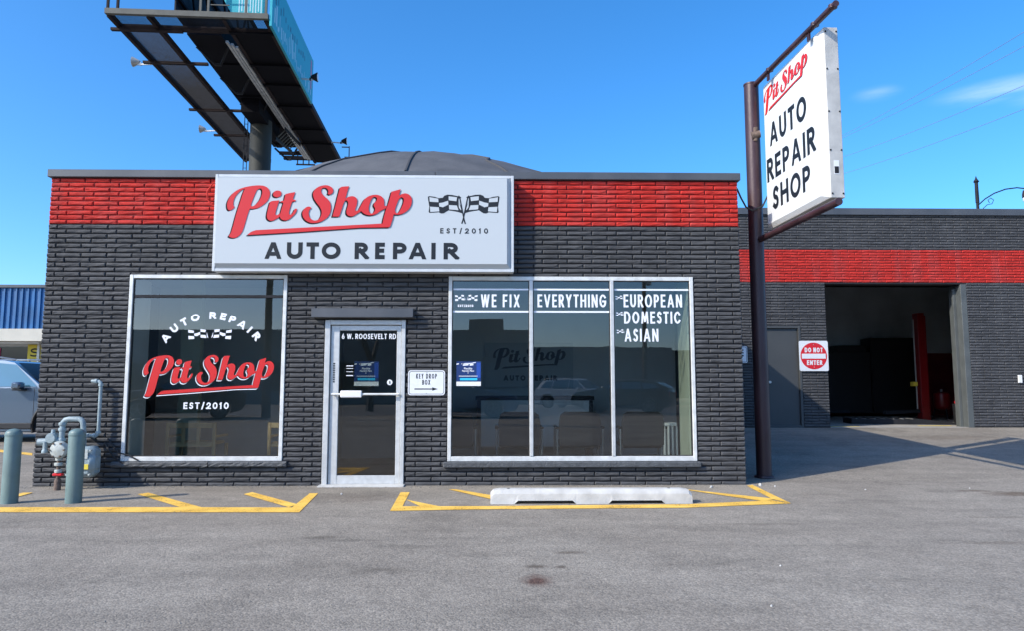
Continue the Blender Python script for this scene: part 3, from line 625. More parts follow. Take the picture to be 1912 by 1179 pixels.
for (a, z, ww) in ((-.55, 2.315, .30), (1.470, 2.345, .22), (1.475, 2.135, .22), (1.480, 1.905, .22)):
    mb = MB(); emblem(mb, 0, 0, 1, dark=False)
    if ww == .22: # a single flag: keep only the left half
        keep = [i for i, f in enumerate(mb.f) if all(mb.v[q][0] < .49 for q in f)]; k2 = MB(); k2.add([(a + v[0] * ww * 1.05, v[1], z - .03 + v[2] * ww * 1.05) for v in mb.v], [mb.f[i] for i in keep]); mb = k2
    else: k2 = MB(); k2.add([(a + v[0] * ww, v[1], z - .045 + v[2] * ww * 1.2) for v in mb.v], mb.f); mb = k2
    lettering(win2, 'flag_emblem', ['vwhite'], mb, yL)
mb = MB(); word(mb, 'EST/2010', -.505, -.31, 2.255, 2.285, .008, .25); lettering(win2, 'lettering', 'vwhite', mb, yL)
for a, b in ((-.565, .382), (.448, 1.398)):
    for z in (2.478, 2.196): lettering(win2, 'stripe', 'vwhite', MB().add([(a, 0, z - .011), (b, 0, z - .011), (b, 0, z + .011), (a, 0, z + .011)], [(0, 1, 2, 3)]), yL)
lettering(win2, 'stripe', 'vwhite', MB().add([(1.464, 0, 2.467), (2.407, 0, 2.467), (2.407, 0, 2.489), (1.464, 0, 2.489)], [(0, 1, 2, 3)]), yL)
# door
df = MB(); df.bevbox(-2.150, -2.085, -.03, .10, .04, 2.075, .004); df.bevbox(-1.200, -1.152, -.03, .10, .04, 2.075, .004); df.bevbox(-2.085, -1.20, -.028, .10, 2.015, 2.073, .004)
df.build('door_frame', 'alu', shop)
st.build('door_step', 'concrete', shop)
dl = MB(); x0, x1 = -2.078, -1.206
dl.bevbox(x0, x0 + .105, .0, .045, .062, 2.008, .004); dl.bevbox(x1 - .055, x1, .0, .045, .062, 2.008, .004)
dl.bevbox(x0 + .105, x1 - .055, .002, .045, 1.945, 2.008, .004); dl.bevbox(x0 + .105, x1 - .055, .002, .045, .062, .165, .004)
door = dl.build('door', 'alu', shop); door['label'] = 'aluminium framed glass entrance door'
MB().box(x0 + .105, x1 - .055, .020, .028, .165, 1.945).build('pane', 'glass', door)
MB().cyl((-2.05, -.045, 1.155), (-1.22, -.045, 1.155), .014, n=10).cyl((-2.03, 0, 1.155), (-2.03, -.045, 1.155), .012).cyl((-1.24, 0, 1.155), (-1.24, -.045, 1.155), .012).build('push_bar', 'aluw', door, smooth=40)
MB().bevbox(-1.935, -1.672, -.075, -.050, 1.113, 1.200, .01).build('handle', 'white', door)
mb = MB(); word(mb, '6 W. ROOSEVELT RD', -1.950, -1.275, 1.840, 1.906, .0105, .14, .62); lettering(door, 'lettering', 'vwhite', mb, .014)
mb = MB().lathe([(.034, 0), (.034, .001)], (-1.345, .016, 1.302), 18, 'y'); lettering(door, 'sticker', 'vwhite', mb, 0)
mb = MB(); word(mb, 'S', -1.355, -1.335, 1.285, 1.318, .008); lettering(door, 'sticker', 'vblack', mb, .012)
mb = MB()
for z_, hh in ((1.50, .02), (1.47, .012), (1.43, .012), (1.38, .02)): mb.add([(-1.885, 0, z_), (-1.80, 0, z_), (-1.80, 0, z_ + hh * .5), (-1.885, 0, z_ + hh * .5)], [(0, 1, 2, 3)])
lettering(door, 'sticker', 'vwhite', mb, .014)
mb = MB()
for k in range(9): mb.add([(-2.045, 0, 1.30 + k * .028), (-2.022, 0, 1.30 + k * .028), (-2.022, 0, 1.318 + k * .028), (-2.045, 0, 1.318 + k * .028)], [(0, 1, 2, 3)])
lettering(door, 'sticker', 'vblack', mb, -.0025)
hd = MB().bevbox(-2.30, -1.050, -.135, -.002, 2.098, 2.222, .004); hd.build('door_canopy', 'coping', shop)
# rooms behind the glass
rm = MB(); rm.box(X0 + .2, X1 - .2, .18, 6.3, .03, .07); rm.build('interior_floor', 'darkslab', shop)
rm = MB(); rm.box(X0 + .2, X1 - .2, 2.66, 2.76, .07, 3.3); rm.box(-2.55, -2.48, .19, 2.66, .07, 3.0); rm.box(-.82, -.74, .19, 2.66, .07, 3.0); rm.build('interior_wall', 'inwall', shop)
MB().box(X0 + .2, X1 - .2, .18, 2.66, 2.85, 2.9).build('interior_ceiling', 'inwall', shop)
MB().bevbox(2.408, 2.47, .09, .62, .34, 2.64, .01).build('window_reveal', 'pale', shop)
MB().bevbox(-4.62, -4.56, .09, .5, .34, 2.64, .01).build('window_reveal', 'inwall', shop)
MB().box(-4.50, -4.22, 1.3, 1.42, .07, 2.85).build('interior_pillar', 'pale', shop)

# ---------------------------------------------------------------- things seen inside
def poster(x, z, label, tone):
    p = thing('poster', label, 'poster', (x, .034 if tone else -.003, z))
    w_, h_ = .305, .305
    MB().box(0, w_, 0, .002, .055, h_).build('sheet', 'posterblue', p)
    MB().box(.0, w_, 0, .002, 0, .053).build('footer', 'white', p)
    MB().box(.045, .26, -.001, 0, .07, .097).build('banner', 'cyan', p)
    MB().box(.25, .30, -.0009, 0, .10, .29).build('edge_print', 'navy2', p)
    q = MB()
    for a, b, c, d in ((.07, .20, .27, .28), (.08, .15, .25, .266), (.165, .21, .25, .27), (.0, .03, .262, .276), (.20, .24, .28, .29), (.06, .09, .268, .276)): q.add([(a, -.001, c), (b, -.001, c + .006), (b, -.001, d + .006), (a, -.001, d)], [(0, 1, 2, 3)])
    q.build('picture_print', 'vwhite', p)
    for tx, sz, xx, zz in (('Flexible', .034, .145, .205), ('Payment Plans', .026, .145, .178), ('+', .03, .145, .150), ('easy payments for every repair', .0125, .145, .118)):
        if tx == 'easy payments for every repair':
            l_ = MB().box(.03, .262, -.0012, 0, .118, .125).build('fine_print', 'vwhite', p); continue
        cu = bpy.data.curves.new('lettering', 'FONT'); cu.body = tx; cu.size = sz; cu.align_x = 'CENTER'; cu.offset = .0006
        o = bpy.data.objects.new('lettering', cu); C.objects.link(o); dg = bpy.context.evaluated_depsgraph_get(); me = bpy.data.meshes.new_from_object(o.evaluated_get(dg)); bpy.data.objects.remove(o)
        me.materials.clear(); me.materials.append(M['vwhite']); link('lettering', me, p, (xx, -.0014, zz), (R(90), 0, 0))
    return p
poster(-1.79, 1.257, 'small dark blue payment poster behind the glass of the entrance door', 1)
poster(-.517, 1.257, 'small bright blue payment poster on the leftmost pane of the wide window', 0)

def waiting_chair(x, label):
    t = thing('waiting_chair', label, 'chair', (x, 0, .07), 0, 'grey chairs in a row behind the wide window')
    # its back is to the window
    b = MB(); prof = [(-.27, 0), (.27, 0), (.28, .28), (.255, .40), (.20, .435), (-.20, .435), (-.255, .40), (-.28, .28)]
    b.prism([(px, pz + .41) for px, pz in prof], .62, .69, 'y'); b.build('backrest', 'chair', t, smooth=30)
    MB().bevbox(-.27, .27, .70, 1.18, .36, .45, .03).build('seat', 'chair', t, smooth=40)
    for s in (-1, 1):
        for yy in (.66, 1.14): MB().cyl((s * .30, yy, 0), (s * .30, yy, .62), .014).build('leg', 'chrome', t, smooth=40)
        MB().bevbox(s * .30 - .025, s * .30 + .025, .64, 1.12, .62, .65, .01).build('armrest', 'plastic', t)
    return t
waiting_chair(-.60, 'grey waiting chair half hidden behind the left edge of the wide window')
for x, l_ in ((.285, 'grey waiting chair behind the leftmost pane beside the first mullion'), (1.09, 'grey waiting chair in the middle of the centre pane'), (1.93, 'grey waiting chair behind the right pane beside the white rack')): waiting_chair(x, l_)
t = thing('table', 'black framed table standing behind the row of waiting chairs', 'table', (.55, 2.05, .07))
MB().bevbox(-.88, .88, -.3, .3, .98, 1.04, .005).build('tabletop', 'plastic', t)
for sx_ in (-.83, .83):
    for sy in (-.26, .26): MB().box(sx_ - .03, sx_ + .03, sy - .03, sy + .03, 0, .978).build('leg', 'plastic', t)
MB().box(-.80, .80, -.29, -.26, .30, .975).build('front_panel', 'white', t)
t = thing('wall_board', 'grey board with the shop name hanging on the inner wall of the waiting room', 'sign', (-.212, 2.62, 1.236))
MB().box(0, 1.42, 0, .03, 0, .72).build('panel', 'board', t)
mb = MB(); logo(mb, .12, .28, 1.18, 1.05); o = mb.build('lettering', 'vblack', t, loc=(0, -.004, 0))
mb = MB(); word(mb, 'AUTO REPAIR', .30, 1.16, .11, .195, .024, .3); mb.build('lettering', 'vblack', t, loc=(0, -.004, 0))
t = thing('magazine_rack', 'white slatted rack in the right corner of the waiting room', 'rack', (2.28, .62, .07))
MB().bevbox(-.09, .10, 0, .20, .66, .70, .005).build('top', 'white', t)
for k in range(4): MB().box(-.085 + k * .055, -.062 + k * .055, .0, .02, 0, .658).build('slat', 'white', t)
for s in (-.08, .085): MB().box(s - .01, s + .01, .17, .19, 0, .658).build('leg', 'white', t)
def wood_chair(x, label):
    t = thing('wooden_chair', label, 'chair', (x, .78, .07), 0, 'light oak chairs behind the left window')
    for s in (-.31, .31):
        MB().bevbox(s - .02, s + .02, 0, .035, 0, .70, .004).build('leg', 'wood', t); MB().bevbox(s - .02, s + .02, .45, .485, 0, .40, .004).build('leg', 'wood', t)
        MB().bevbox(s - .022, s + .022, .037, .46, .50, .53, .004).build('armrest', 'wood', t)
    MB().bevbox(-.288, .288, .002, .033, .63, .698, .004).build('top_rail', 'wood', t); MB().bevbox(-.288, .288, .002, .033, .38, .42, .004).build('rail', 'wood', t)
    for s in (-.10, .10): MB().box(s - .022, s + .022, .006, .028, .42, .63).build('slat', 'wood', t)
    MB().bevbox(-.288, .288, .04, .47, .40, .44, .01).build('seat', 'wood', t)
    return t
wood_chair(-4.09, 'light oak chair seen whole through the lower middle of the left window')
wood_chair(-2.74, 'light oak chair cut off by the right edge of the left window')

# ---------------------------------------------------------------- main wall sign
sg = thing('shop_sign', 'long white box sign with red script lettering and chequered flags over the entrance', 'sign', (-3.508, -.01, 2.672))
W_, H_ = 3.698, 1.212
cb = MB().bevbox(0, W_, -.175, 0, 0, H_, .006); cb.build('cabinet', 'signframe', sg)
fr = MB(); frame_rect(fr, -.004, W_ + .004, -.004, H_ + .004, .035, -.19, -.172); fr.build('frame', 'signframe', sg)
pf = MB(); a0, a1, b0, b1 = .036, W_ - .036, .036, H_ - .036; c0, c1, d0, d1 = .044, W_ - .082, .090, H_ - .044
pf.add([(a0, -.176, b0), (a1, -.176, b0), (a1, -.176, b1), (a0, -.176, b1), (c0, -.225, d0), (c1, -.225, d0), (c1, -.225, d1), (c0, -.225, d1)], [(4, 5, 6, 7), (0, 1, 5, 4), (1, 2, 6, 5), (2, 3, 7, 6), (3, 0, 4, 7)])
face = pf.build('face', 'signface', sg)
k_ = .00665; ox = -3.42 - 415 * k_ + 3.508; oz = 3.812 + 335 * .00666 - 2.672   # sign-local metres per traced unit
sx = lambda px: ox + px * k_; sz = lambda py: oz - py * .00666
mb = MB(); logo(mb, sx(423.6), sz(445.9), 344.7 * k_); mb.build('lettering', 'vred', face, loc=(0, -.231, 0))
mb = MB(); logo(mb, sx(423.6), sz(445.9), 344.7 * k_, 1, -.0078, -.0052); logo(mb, sx(423.6), sz(445.9), 344.7 * k_, 1, -.004, -.0026); mb.build('lettering', 'vblack', face, loc=(0, -.2265 + .0008, 0))
bx = [(378, 478), (508, 600), (622, 695), (712, 823), None, (905, 985), (1025, 1082), (1130, 1210), (1222, 1328), (1355, 1382), (1428, 1515)]
bx = [(sx(380 + a / 3.187), sx(380 + b / 3.187)) if 1 else 0 for a, b in [q or (0, 0) for q in bx]]
mb = MB(); word(mb, 'AUTO REPAIR', 0, 0, sz(484.3), sz(453.2), .053, boxes=bx); mb.build('lettering', 'vblack', face, loc=(0, -.2265, 0))
mb = MB(); word(mb, 'EST/2010', sx(821.5), sx(910.3), sz(435.6), sz(425.6), .0135, .62); mb.build('lettering', 'vblack', face, loc=(0, -.2265, 0))
mb = MB(); emblem(mb, sx(797.5), sz(417.2), 134.5 * k_); mb.build('flag_emblem', ['vblack', 'signface'], face, loc=(0, -.2265, 0))
for xx in (.6, 1.4, 2.5, 3.2): MB().bevbox(xx, xx + .05, -.10, -.02, H_ + .005, H_ + .03, .003).build('mounting_clip', 'steel', sg)
t = MB().tube([(-3.53, -.05, 3.86), (-3.60, -.07, 3.80), (-3.66, -.07, 3.70), (-3.655, -.06, 3.60), (-3.60, -.05, 3.53), (-3.52, -.04, 3.52)], .010, 8).build('cable', 'redbrick')
tag(t, 'red painted loop of cable at the upper left corner of the long white sign', 'cable')

# ---------------------------------------------------------------- pole sign
ps = thing('pole_sign', 'tall dark steel pole carrying a white vertical sign with red and black lettering', 'sign', (3.505, .58, 0))
pl = MB(); pl.cyl((0, 0, .04), (0, 0, 5.42), .098, n=24); pl.cyl((0, 0, 5.42), (0, 0, 5.44), .104, n=24); pole = pl.build('pole', 'pole', ps, smooth=40)
MB().cyl((0, 0, .062), (0, 0, .085), .13, .12, n=24).build('base_collar', 'pole', pole, smooth=40)
MB().cyl((-.05, -.09, 4.67), (.06, -.115, 4.69), .05, n=12).cyl((0, -.09, 4.6), (0, -.12, 4.78), .03).build('bracket', 'rust', pole, smooth=40)
dirv = Vector((.062, -.998, 0))
def arm(z, l0, l1, r, name='arm'):
    a = dirv * l0 + Vector((.02, 0, z)); b = dirv * l1 + Vector((.02, 0, z)); return MB().cyl(a, b, r, n=14).build(name, 'pole', ps, smooth=40)
a1_ = arm(5.40, -.18, 2.22, .036); a2_ = arm(3.235, .05, 2.10, .042)
for l_ in (.55, 1.75, 2.15): p_ = dirv * l_ + Vector((.02, 0, 5.40)); MB().lathe([(.047, -.02), (.047, .02)], tuple(p_), 12).build('clamp', 'pole', a1_, smooth=40)
for l_ in (.5, 1.6): p_ = dirv * l_ + Vector((.02, 0, 5.33)); MB().box(p_.x - .01, p_.x + .01, p_.y - .03, p_.y + .03, 5.28, 5.40).build('hanger', 'pole', a1_)
cab = bpy.data.objects.new('sign_box', None)
ang = math.atan2(-1.65, .07); L_ = 1.652; z0, z1 = 3.36, 5.355
cb = MB(); cb.bevbox(0, L_, 0, .165, z0, z1, .006); cab = cb.build('sign_box', 'signside', ps, loc=(3.647 - 3.505, .45 - .58, 0), rot=(0, 0, ang))
e_ = .035; pf = MB(); pf.add([(.012, -.001, z0 + .012), (L_ - .012, -.001, z0 + .012), (L_ - .012, -.001, z1 - .012), (.012, -.001, z1 - .012), (.03, -e_, z0 + .06), (L_ - .16, -e_, z0 + .06), (L_ - .16, -e_, z1 - .03), (.03, -e_, z1 - .03)], [(4, 5, 6, 7), (0, 1, 5, 4), (1, 2, 6, 5), (2, 3, 7, 6), (3, 0, 4, 7)])
pf.build('face', 'signface2', cab)
cb = MB()
for zz in (z0 + .05, z0 + .55, z0 + 1.0, z0 + 1.5, z1 - .05):
    for yy in (.02, .145): cb.cyl((L_ - .002, yy, zz), (L_ + .006, yy, zz), .010, n=8)
cb.build('bolt', 'steel', cab)
MB().box(L_ + .001, L_ + .003, .05, .11, z0 + .27, z0 + .43).build('plate', 'signwhite', cab)
MB().box(L_ + .0032, L_ + .0042, .055, .105, z0 + .28, z0 + .36).build('plate', 'steel', cab)
yl = -e_ - .0015
mb = MB(); logo(mb, .03, 4.915, 1.29, .93); mb.build('lettering', 'vred', cab, loc=(0, yl - .002, 0))
mb = MB(); logo(mb, .03, 4.915, 1.29, .93, -.006, -.004); mb.build('lettering', 'vblack', cab, loc=(0, yl + .0006, 0))
for tx, a, b, c, d in (('AUTO', .18, 1.235, 4.44, 4.745), ('REPAIR', .060, 1.42, 3.98, 4.295), ('SHOP', .21, 1.265, 3.57, 3.875)):
    mb = MB(); word(mb, tx, a, b, c, d, .063, .19, .85); mb.build('lettering', 'vblack', cab, loc=(0, yl, 0))
t = MB().tube([(3.05, -.05, 3.78), (3.15, .1, 3.70), (3.3, .35, 3.64), (3.42, .45, 3.62), (3.56, .45, 3.68), (3.64, .42, 3.85), (3.66, .40, 4.0)], .012, 8).build('cable', 'wire')
tag(t, 'dark cable drooping from the red brick corner past the pole to the vertical sign', 'cable')

# ---------------------------------------------------------------- small signs
def rounded(w, h, r, n=5):
    out = []
    for cx, cz, a in ((w - r, r, -90), (w - r, h - r, 0), (r, h - r, 90), (r, r, 180)): out += [(cx + r * math.cos(R(a + 90 * i / n)), cz + r * math.sin(R(a + 90 * i / n))) for i in range(n + 1)]
    return out
def ring(mb, w, h, r, inset, t, y):
    o = [(p[0], p[1]) for p in rounded(w - 2 * inset, h - 2 * inset, r)]; i = rounded(w - 2 * inset - 2 * t, h - 2 * inset - 2 * t, max(r - t, .004)); n = len(o)
    mb.add([(inset + p[0], y, inset + p[1]) for p in o] + [(inset + t + p[0], y, inset + t + p[1]) for p in i], [(k, (k + 1) % n, n + (k + 1) % n, n + k) for k in range(n)]); return mb
def plate_sign(name, label, loc, w, h): 
    t = thing(name, label, 'sign', loc); MB().prism(rounded(w, h, .035), -.003, 0, 'y').build('plate', 'signwhite', t)
    return t
t = plate_sign('key_drop_sign', 'small white key drop box sign with an arrow, between the door and the wide window', (-1.112, -.030, 1.142), .457, .308)
ring(MB(), .457, .308, .03, .012, .006, -.0035).build('border', 'vblack', t)
mb = MB(); word(mb, 'KEY DROP', .10, .355, .205, .265, .0085, .28, .55); mb.build('lettering', 'vblack', t, loc=(0, -.0035, 0))
mb = MB(); word(mb, 'BOX', .175, .275, .13, .19, .0085, .25, .6); mb.build('lettering', 'vblack', t, loc=(0, -.0035, 0))
MB().add([(.08, -.0036, .070), (.30, -.0036, .070), (.30, -.0036, .084), (.08, -.0036, .084), (.30, -.0036, .056), (.37, -.0036, .077), (.30, -.0036, .098)], [(0, 1, 2, 3), (4, 5, 6)]).build('arrow', 'vblack', t)
for zz in (.285, .022): MB().cyl((.228, -.008, zz), (.228, -.002, zz), .006, n=8).build('bolt', 'lsteel', t)
t = plate_sign('do_not_enter_sign', 'square white sign with a red disc on the wall left of the garage opening', (6.435, 6.355, 1.585), .625, .645)
MB().lathe([(.285, 0), (.285, .001)], (.3125, -.005, .3225), 48, 'y').build('disc', 'signred', t)
MB().box(.055, .57, -.0068, -.0055, .265, .37).build('bar', 'signwhite', t)
mb = MB(); word(mb, 'DO NOT', .12, .51, .40, .50, .022, .16, .6); mb.build('lettering', 'signwhite', t, loc=(0, -.0062, 0))
mb = MB(); word(mb, 'ENTER', .16, .49, .13, .23, .022, .16, .6); mb.build('lettering', 'signwhite', t, loc=(0, -.0062, 0))
for zz in (.565, .085): MB().cyl((.3125, -.010, zz), (.3125, -.004, zz), .009, n=8).build('bolt', 'lsteel', t)
t = plate_sign('key_drop_sign', 'white notice sign on the garage wall, mostly hidden behind the corner and the pole', (4.96, 6.355, 1.757), .36, .36)
ring(MB(), .36, .36, .03, .014, .010, -.0035).build('border', 'vblack', t)
mb = MB()
for zz in (.26, .20, .14): mb.add([(.08, -.0036, zz), (.28, -.0036, zz), (.28, -.0036, zz + .03), (.08, -.0036, zz + .03)], [(0, 1, 2, 3)])
mb.build('lettering', 'vblack', t)

# ---------------------------------------------------------------- garage behind
GY = 6.4; GX0, GX1 = 1.0, 17.0
gar = thing('garage_building', 'taller charcoal brick garage with red band and an open dark service bay', 'building', (0, 0, 0))
GOP = [(5.72, 6.455, .3, 2.515), (7.065, 10.165, .3, 3.49)]
w = MB(); wall_with_holes(w, GX0, GX1, .3, 5.0, GOP, GY, GY + .28); w.box(GX1 - .2, GX1, GY + .28, 18, .3, 5.0); w.build('wall', 'mortar', gar)
MB().box(3.1, GX1 - .01, GY - .003, GY + .01, 3.54, 4.235).build('painted_band', 'mortar_red', gar)
cs = []
GO2 = [(5.66, 6.50, .3, 2.56), (7.065, 10.165, .3, 3.49)]
for r_ in range(77):
    z = .40 + .0600 * (r_ + .5); sh = -.205 if r_ % 2 else -.05
    for a, b in course(3.1, GX1, z, GO2, .3145, sh + random.uniform(-.01, .01), .008): cs.append((a, b, z, 3.54 < z < 4.235))
lay(gar, cs, .305, .049, .018, GY + .002, lambda c: abs(c[2] - 1.2) + max(0, c[1] - 11.6) * 9 + max(0, 5.3 - c[0]) * 9, 300, 9, .0015)
MB().bevbox(GX0, GX1 + .04, GY - .06, GY + .3, 5.005, 5.155, .006).build('coping', 'coping', gar)
MB().box(GX0, GX1 - .2, GY + .28, 18, 4.6, 4.7).build('flat_roof', 'roof', gar)
# bay opening trim
jb = MB(); jb.bevbox(10.035, 10.163, GY - .012, GY + .42, .385, 3.488, .006); jb.bevbox(9.97, 10.035, GY + .16, GY + .22, .385, 3.40, .004); jb.build('bay_frame', 'jamb', gar)
pdm = MB(); frame_rect(pdm, 5.662, 6.498, .38, 2.558, .055, GY - .02, GY + .1); pdm.build('door_frame', 'door', gar)
dd = MB().bevbox(5.722, 6.440, GY + .03, GY + .07, .40, 2.498, .004).build('door', 'door', gar); dd['label'] = 'plain grey steel side door'
MB().cyl((5.80, GY + .03, 1.35), (5.80, GY - .03, 1.35), .028, n=12).build('handle', 'lsteel', dd, smooth=40)
MB().box(7.07, 10.16, GY + .0, GY + .30, .36, .392).build('threshold', 'slab', gar)
MB().box(3.3, GX1 - .2, GY + .30, 15.0, .34, .388).build('interior_floor', 'slab', gar)
iw = MB(); iw.box(3.2, GX1 - .2, 13.0, 13.2, 2.28, 4.55); iw.box(3.2, 3.3, GY + .28, 13, .38, 4.55); iw.box(14.2, 14.3, GY + .28, 13, 2.28, 4.55); iw.build('interior_wall', 'gwall', gar)
iw = MB(); iw.box(3.3, 14.2, 12.98, 13.2, .39, 2.278); iw.box(14.18, 14.3, GY + .28, 12.97, .39, 2.278); iw.build('interior_dado', 'gred', gar)
MB().box(3.3, 14.2, GY + .28, 13, 4.5, 4.58).build('interior_ceiling', 'bsteel', gar)
cbm = MB()
for yy in (7.6, 9.2, 10.8, 12.2): cbm.box(3.31, 14.19, yy, yy + .12, 4.25, 4.499)
cbm.build('ceiling_beam', 'steel', gar)
MB().bevbox(11.15, 11.24, GY - .05, GY - .018, 1.33, 1.50, .01).build('switch_box', 'white', gar)

# service bay contents
lf = thing('car_lift', 'red two-post car lift column standing inside the open service bay', 'car lift', (10.92, 9.5, .39))
MB().bevbox(-.12, .06, -.12, .12, .02, 2.78, .01).build('column', 'lift', lf)
MB().bevbox(.062, .10, -.10, .10, .02, 2.70, .006).build('side_channel', 'lift', lf); MB().box(-.19, -.165, -.02, .0, .3, 2.6).build('slide_rail', 'lsteel', lf)
MB().bevbox(-.25, .25, -.25, .25, 0, .02, .004).build('base_plate', 'steel', lf); MB().bevbox(-.30, -.17, -.08, .06, .88, .99, .01).build('carriage', 'yellow', lf)
MB().beam((-.2, -.1, .25), (-1.3, -.5, .22), .09, .08).build('lift_arm', 'steel', lf)
lf2 = copy_tree(lf); lf2['label'] = 'dark second lift column at the left of the service bay, deep in shade'; lf2.location = (7.9, 9.5, .39); lf2.rotation_euler = (0, 0, math.pi)
t = thing('air_compressor', 'small red air compressor tank on legs beside the lift column', 'compressor', (12.0, 10.5, .39))
MB().lathe([(.10, .24), (.19, .28), (.21, .35), (.21, .62), (.19, .69), (.08, .73)], (0, 0, 0), 18).build('tank', 'lift', t, smooth=50)
for a in (30, 150, 270): MB().cyl((.16 * math.cos(R(a)), .16 * math.sin(R(a)), .3), (.24 * math.cos(R(a)), .24 * math.sin(R(a)), 0), .018, n=8).build('leg', 'steel', t)
MB().cyl((0, 0, .72), (0, 0, .80), .03, n=8).build('valve', 'chrome', t)
t = thing('workshop_bin', 'black waste bin with a red cloth on it at the right edge of the bay', 'bin', (10.60, 7.6, .39))
MB().lathe([(.10, 0), (.12, .45), (.13, .46), (.125, .47)], (0, 0, 0), 16).build('body', 'gblack', t, smooth=40)
t = thing('cloth', 'crumpled bright red cloth on the bin at the edge of the service bay', 'cloth', (10.60, 7.6, .865))
m_ = MB(); m_.lathe([(.06, 0), (.08, .04), (.06, .10), (.02, .15)], (0, 0, 0), 9); m_.v = [(a + .02 * math.sin(c * 40 + a * 30), b + .02 * math.cos(a * 50), c) for a, b, c in m_.v]; m_.build('folds', 'signred', t)
t = thing('tool_cabinet', 'wide black tool cabinet standing against the back wall of the garage', 'cabinet', (12.45, 12.4, .39))
MB().bevbox(-1.5, 0, -.3, .3, .1, 2.30, .01).build('body', 'gblack', t)
for k in range(6): MB().box(-1.46, -.04, -.325, -.302, .15 + k * .35, .46 + k * .35).build('drawer', 'gblack', t)
t = thing('tool_chest', 'lower black tool chest left of the tall cabinet in the garage', 'cabinet', (10.93, 12.4, .39))
MB().bevbox(-3.2, 0, -.3, .3, .1, 1.88, .01).build('body', 'gblack', t); MB().bevbox(-.95, -.1, -.25, .25, 1.882, 2.08, .01).build('lid', 'gblack', t)
t = thing('service_ramp', 'low dark steel ramp lying on the garage floor beside the lift', 'ramp', (9.6, 8.0, .39), R(-12))
MB().prism([(-1.3, 0), (1.1, 0), (1.1, .03), (.2, .12), (-1.3, .12)], -.4, .4, 'y').build('deck', 'steel', t)
for k in range(7): MB().box(-1.2 + k * .2, -1.18 + k * .2, -.39, .39, .121, .13).build('rib', 'lsteel', t)
t = MB().box(9.30, 10.02, 6.95, 7.03, .392, .397).build('floor_stripe', 'yellow'); kind(t, 'structure')
t = MB().box(7.16, 7.85, 6.72, 6.76, .394, .398).build('floor_stripe', 'yellow'); kind(t, 'structure')

# ---------------------------------------------------------------- bollards, wheel stop, gas meter
def bollard(x, y, h, label):
    t = thing('bollard', label, 'bollard', (x, y, gz(x, y)), 0, 'grey green bollards guarding the gas meter')
    p = [(.079, 0)] + [(.079, h - .05)] + [(.079 * math.cos(R(a)), h - .05 + .05 * math.sin(R(a))) for a in (20, 40, 60, 75, 88)]
    MB().lathe(p, (0, 0, 0), 28).build('post', 'bollard', t, smooth=50); MB().lathe([(.081, h - .075), (.083, h - .066), (.081, h - .057)], (0, 0, 0), 28).build('weld_ring', 'bollard', t, smooth=50); return t
bollard(-5.06, -1.30, .765, 'grey green bollard at the far left edge, nearer the parked car')
bollard(-4.415, -1.28, .765, 'grey green bollard standing directly in front of the gas meter')

t = thing('wheel_stop', 'pale concrete wheel stop lying on the yellow hatching below the wide window', 'wheel stop', (.97, -1.36, gz(1, -1.3)))
ws = bmesh.new(); L2 = 1.045
prof = [(-.10, 0), (-.085, .10), (-.05, .145), (.05, .145), (.085, .10), (.10, 0)]
vs = []; xs_ = [-L2, -L2 + .03, -L2 + .10, -.80, -.76, -.20, -.16, .17, .21, .72, .76, L2 - .10, L2 - .03, L2]
m_ = MB()
for x in xs_:
    e = 1.0
    if abs(x) > L2 - .11: e = {0: 1.0, 1: .93, 2: .72}[0 if abs(x) < L2 - .05 else (1 if abs(x) < L2 - .001 else 2)]
    notch = .034 if (-.765 < x < -.195 or .205 < x < .725) else 0
    for (py, pz) in prof: m_.v.append((x, py * (.9 + .1 * e), max(pz * e, notch if pz < .01 else 0)))
n_ = len(prof); m_.f = [(i * n_ + k, i * n_ + k + 1, (i + 1) * n_ + k + 1, (i + 1) * n_ + k) for i in range(len(xs_) - 1) for k in range(n_ - 1)] + [(i * n_ + n_ - 1, i * n_, (i + 1) * n_, (i + 1) * n_ + n_ - 1) for i in range(len(xs_) - 1)] + [tuple(range(n_)), tuple(range((len(xs_) - 1) * n_, len(xs_) * n_))]
m_.mi = [0] * len(m_.f); m_.build('body', 'concrete', t)
for x in (-.86, .82): MB().lathe([(.016, .1445), (.016, .148)], (x, -.0, 0), 10).build('spike_hole', 'black', t)

gm = thing('gas_meter', 'grey gas meter with regulator, pipes and a rusty shut-off valve by the left brick corner', 'gas meter', (-4.95, -.22, .045))
m_ = MB(); m_.bevbox(-.10, .20, -.12, .10, .14, .50, .05); m_.bevbox(-.12, .22, -.145, .06, .20, .42, .045); m_.build('meter_body', 'gas', gm, smooth=40)
MB().bevbox(-.06, .16, -.155, -.146, .36, .47, .01).build('dial_plate', 'gaslight', gm)
MB().lathe([(.02, -.10), (.085, -.085), (.10, -.05), (.10, -.02), (.085, 0), (.04, .03)], (-.17, -.12, .47), 20, 'y').build('regulator', 'gaslight', gm, smooth=40)
MB().lathe([(.055, -.06), (.06, -.05), (.06, .05), (.03, .07)], (-.30, -.08, .60), 16, 'y').cyl((-.46, -.09, .55), (-.22, -.07, .57), .042, n=14).cyl((-.30, -.08, .60), (-.30, -.08, .70), .035, .02).build('regulator_cap', 'gas', gm, smooth=40)
def pipe(pts, r, nm='pipe', m='gas', p=gm, n=10): return MB().tube(pts, r, n).build(nm, m, p, smooth=60)
pipe([(-.20, -.08, .50), (-.20, -.07, .74), (-.195, -.07, .78), (-.17, -.07, .81), (-.13, -.07, .82), (-.02, -.06, .82), (.01, -.06, .81), (.03, -.06, .78), (.035, -.05, .70), (.04, -.04, .50)], .032)
pipe([(-.07, -.07, .50), (-.07, -.07, .60), (-.05, -.07, .64), (0, -.06, .66)], .034)
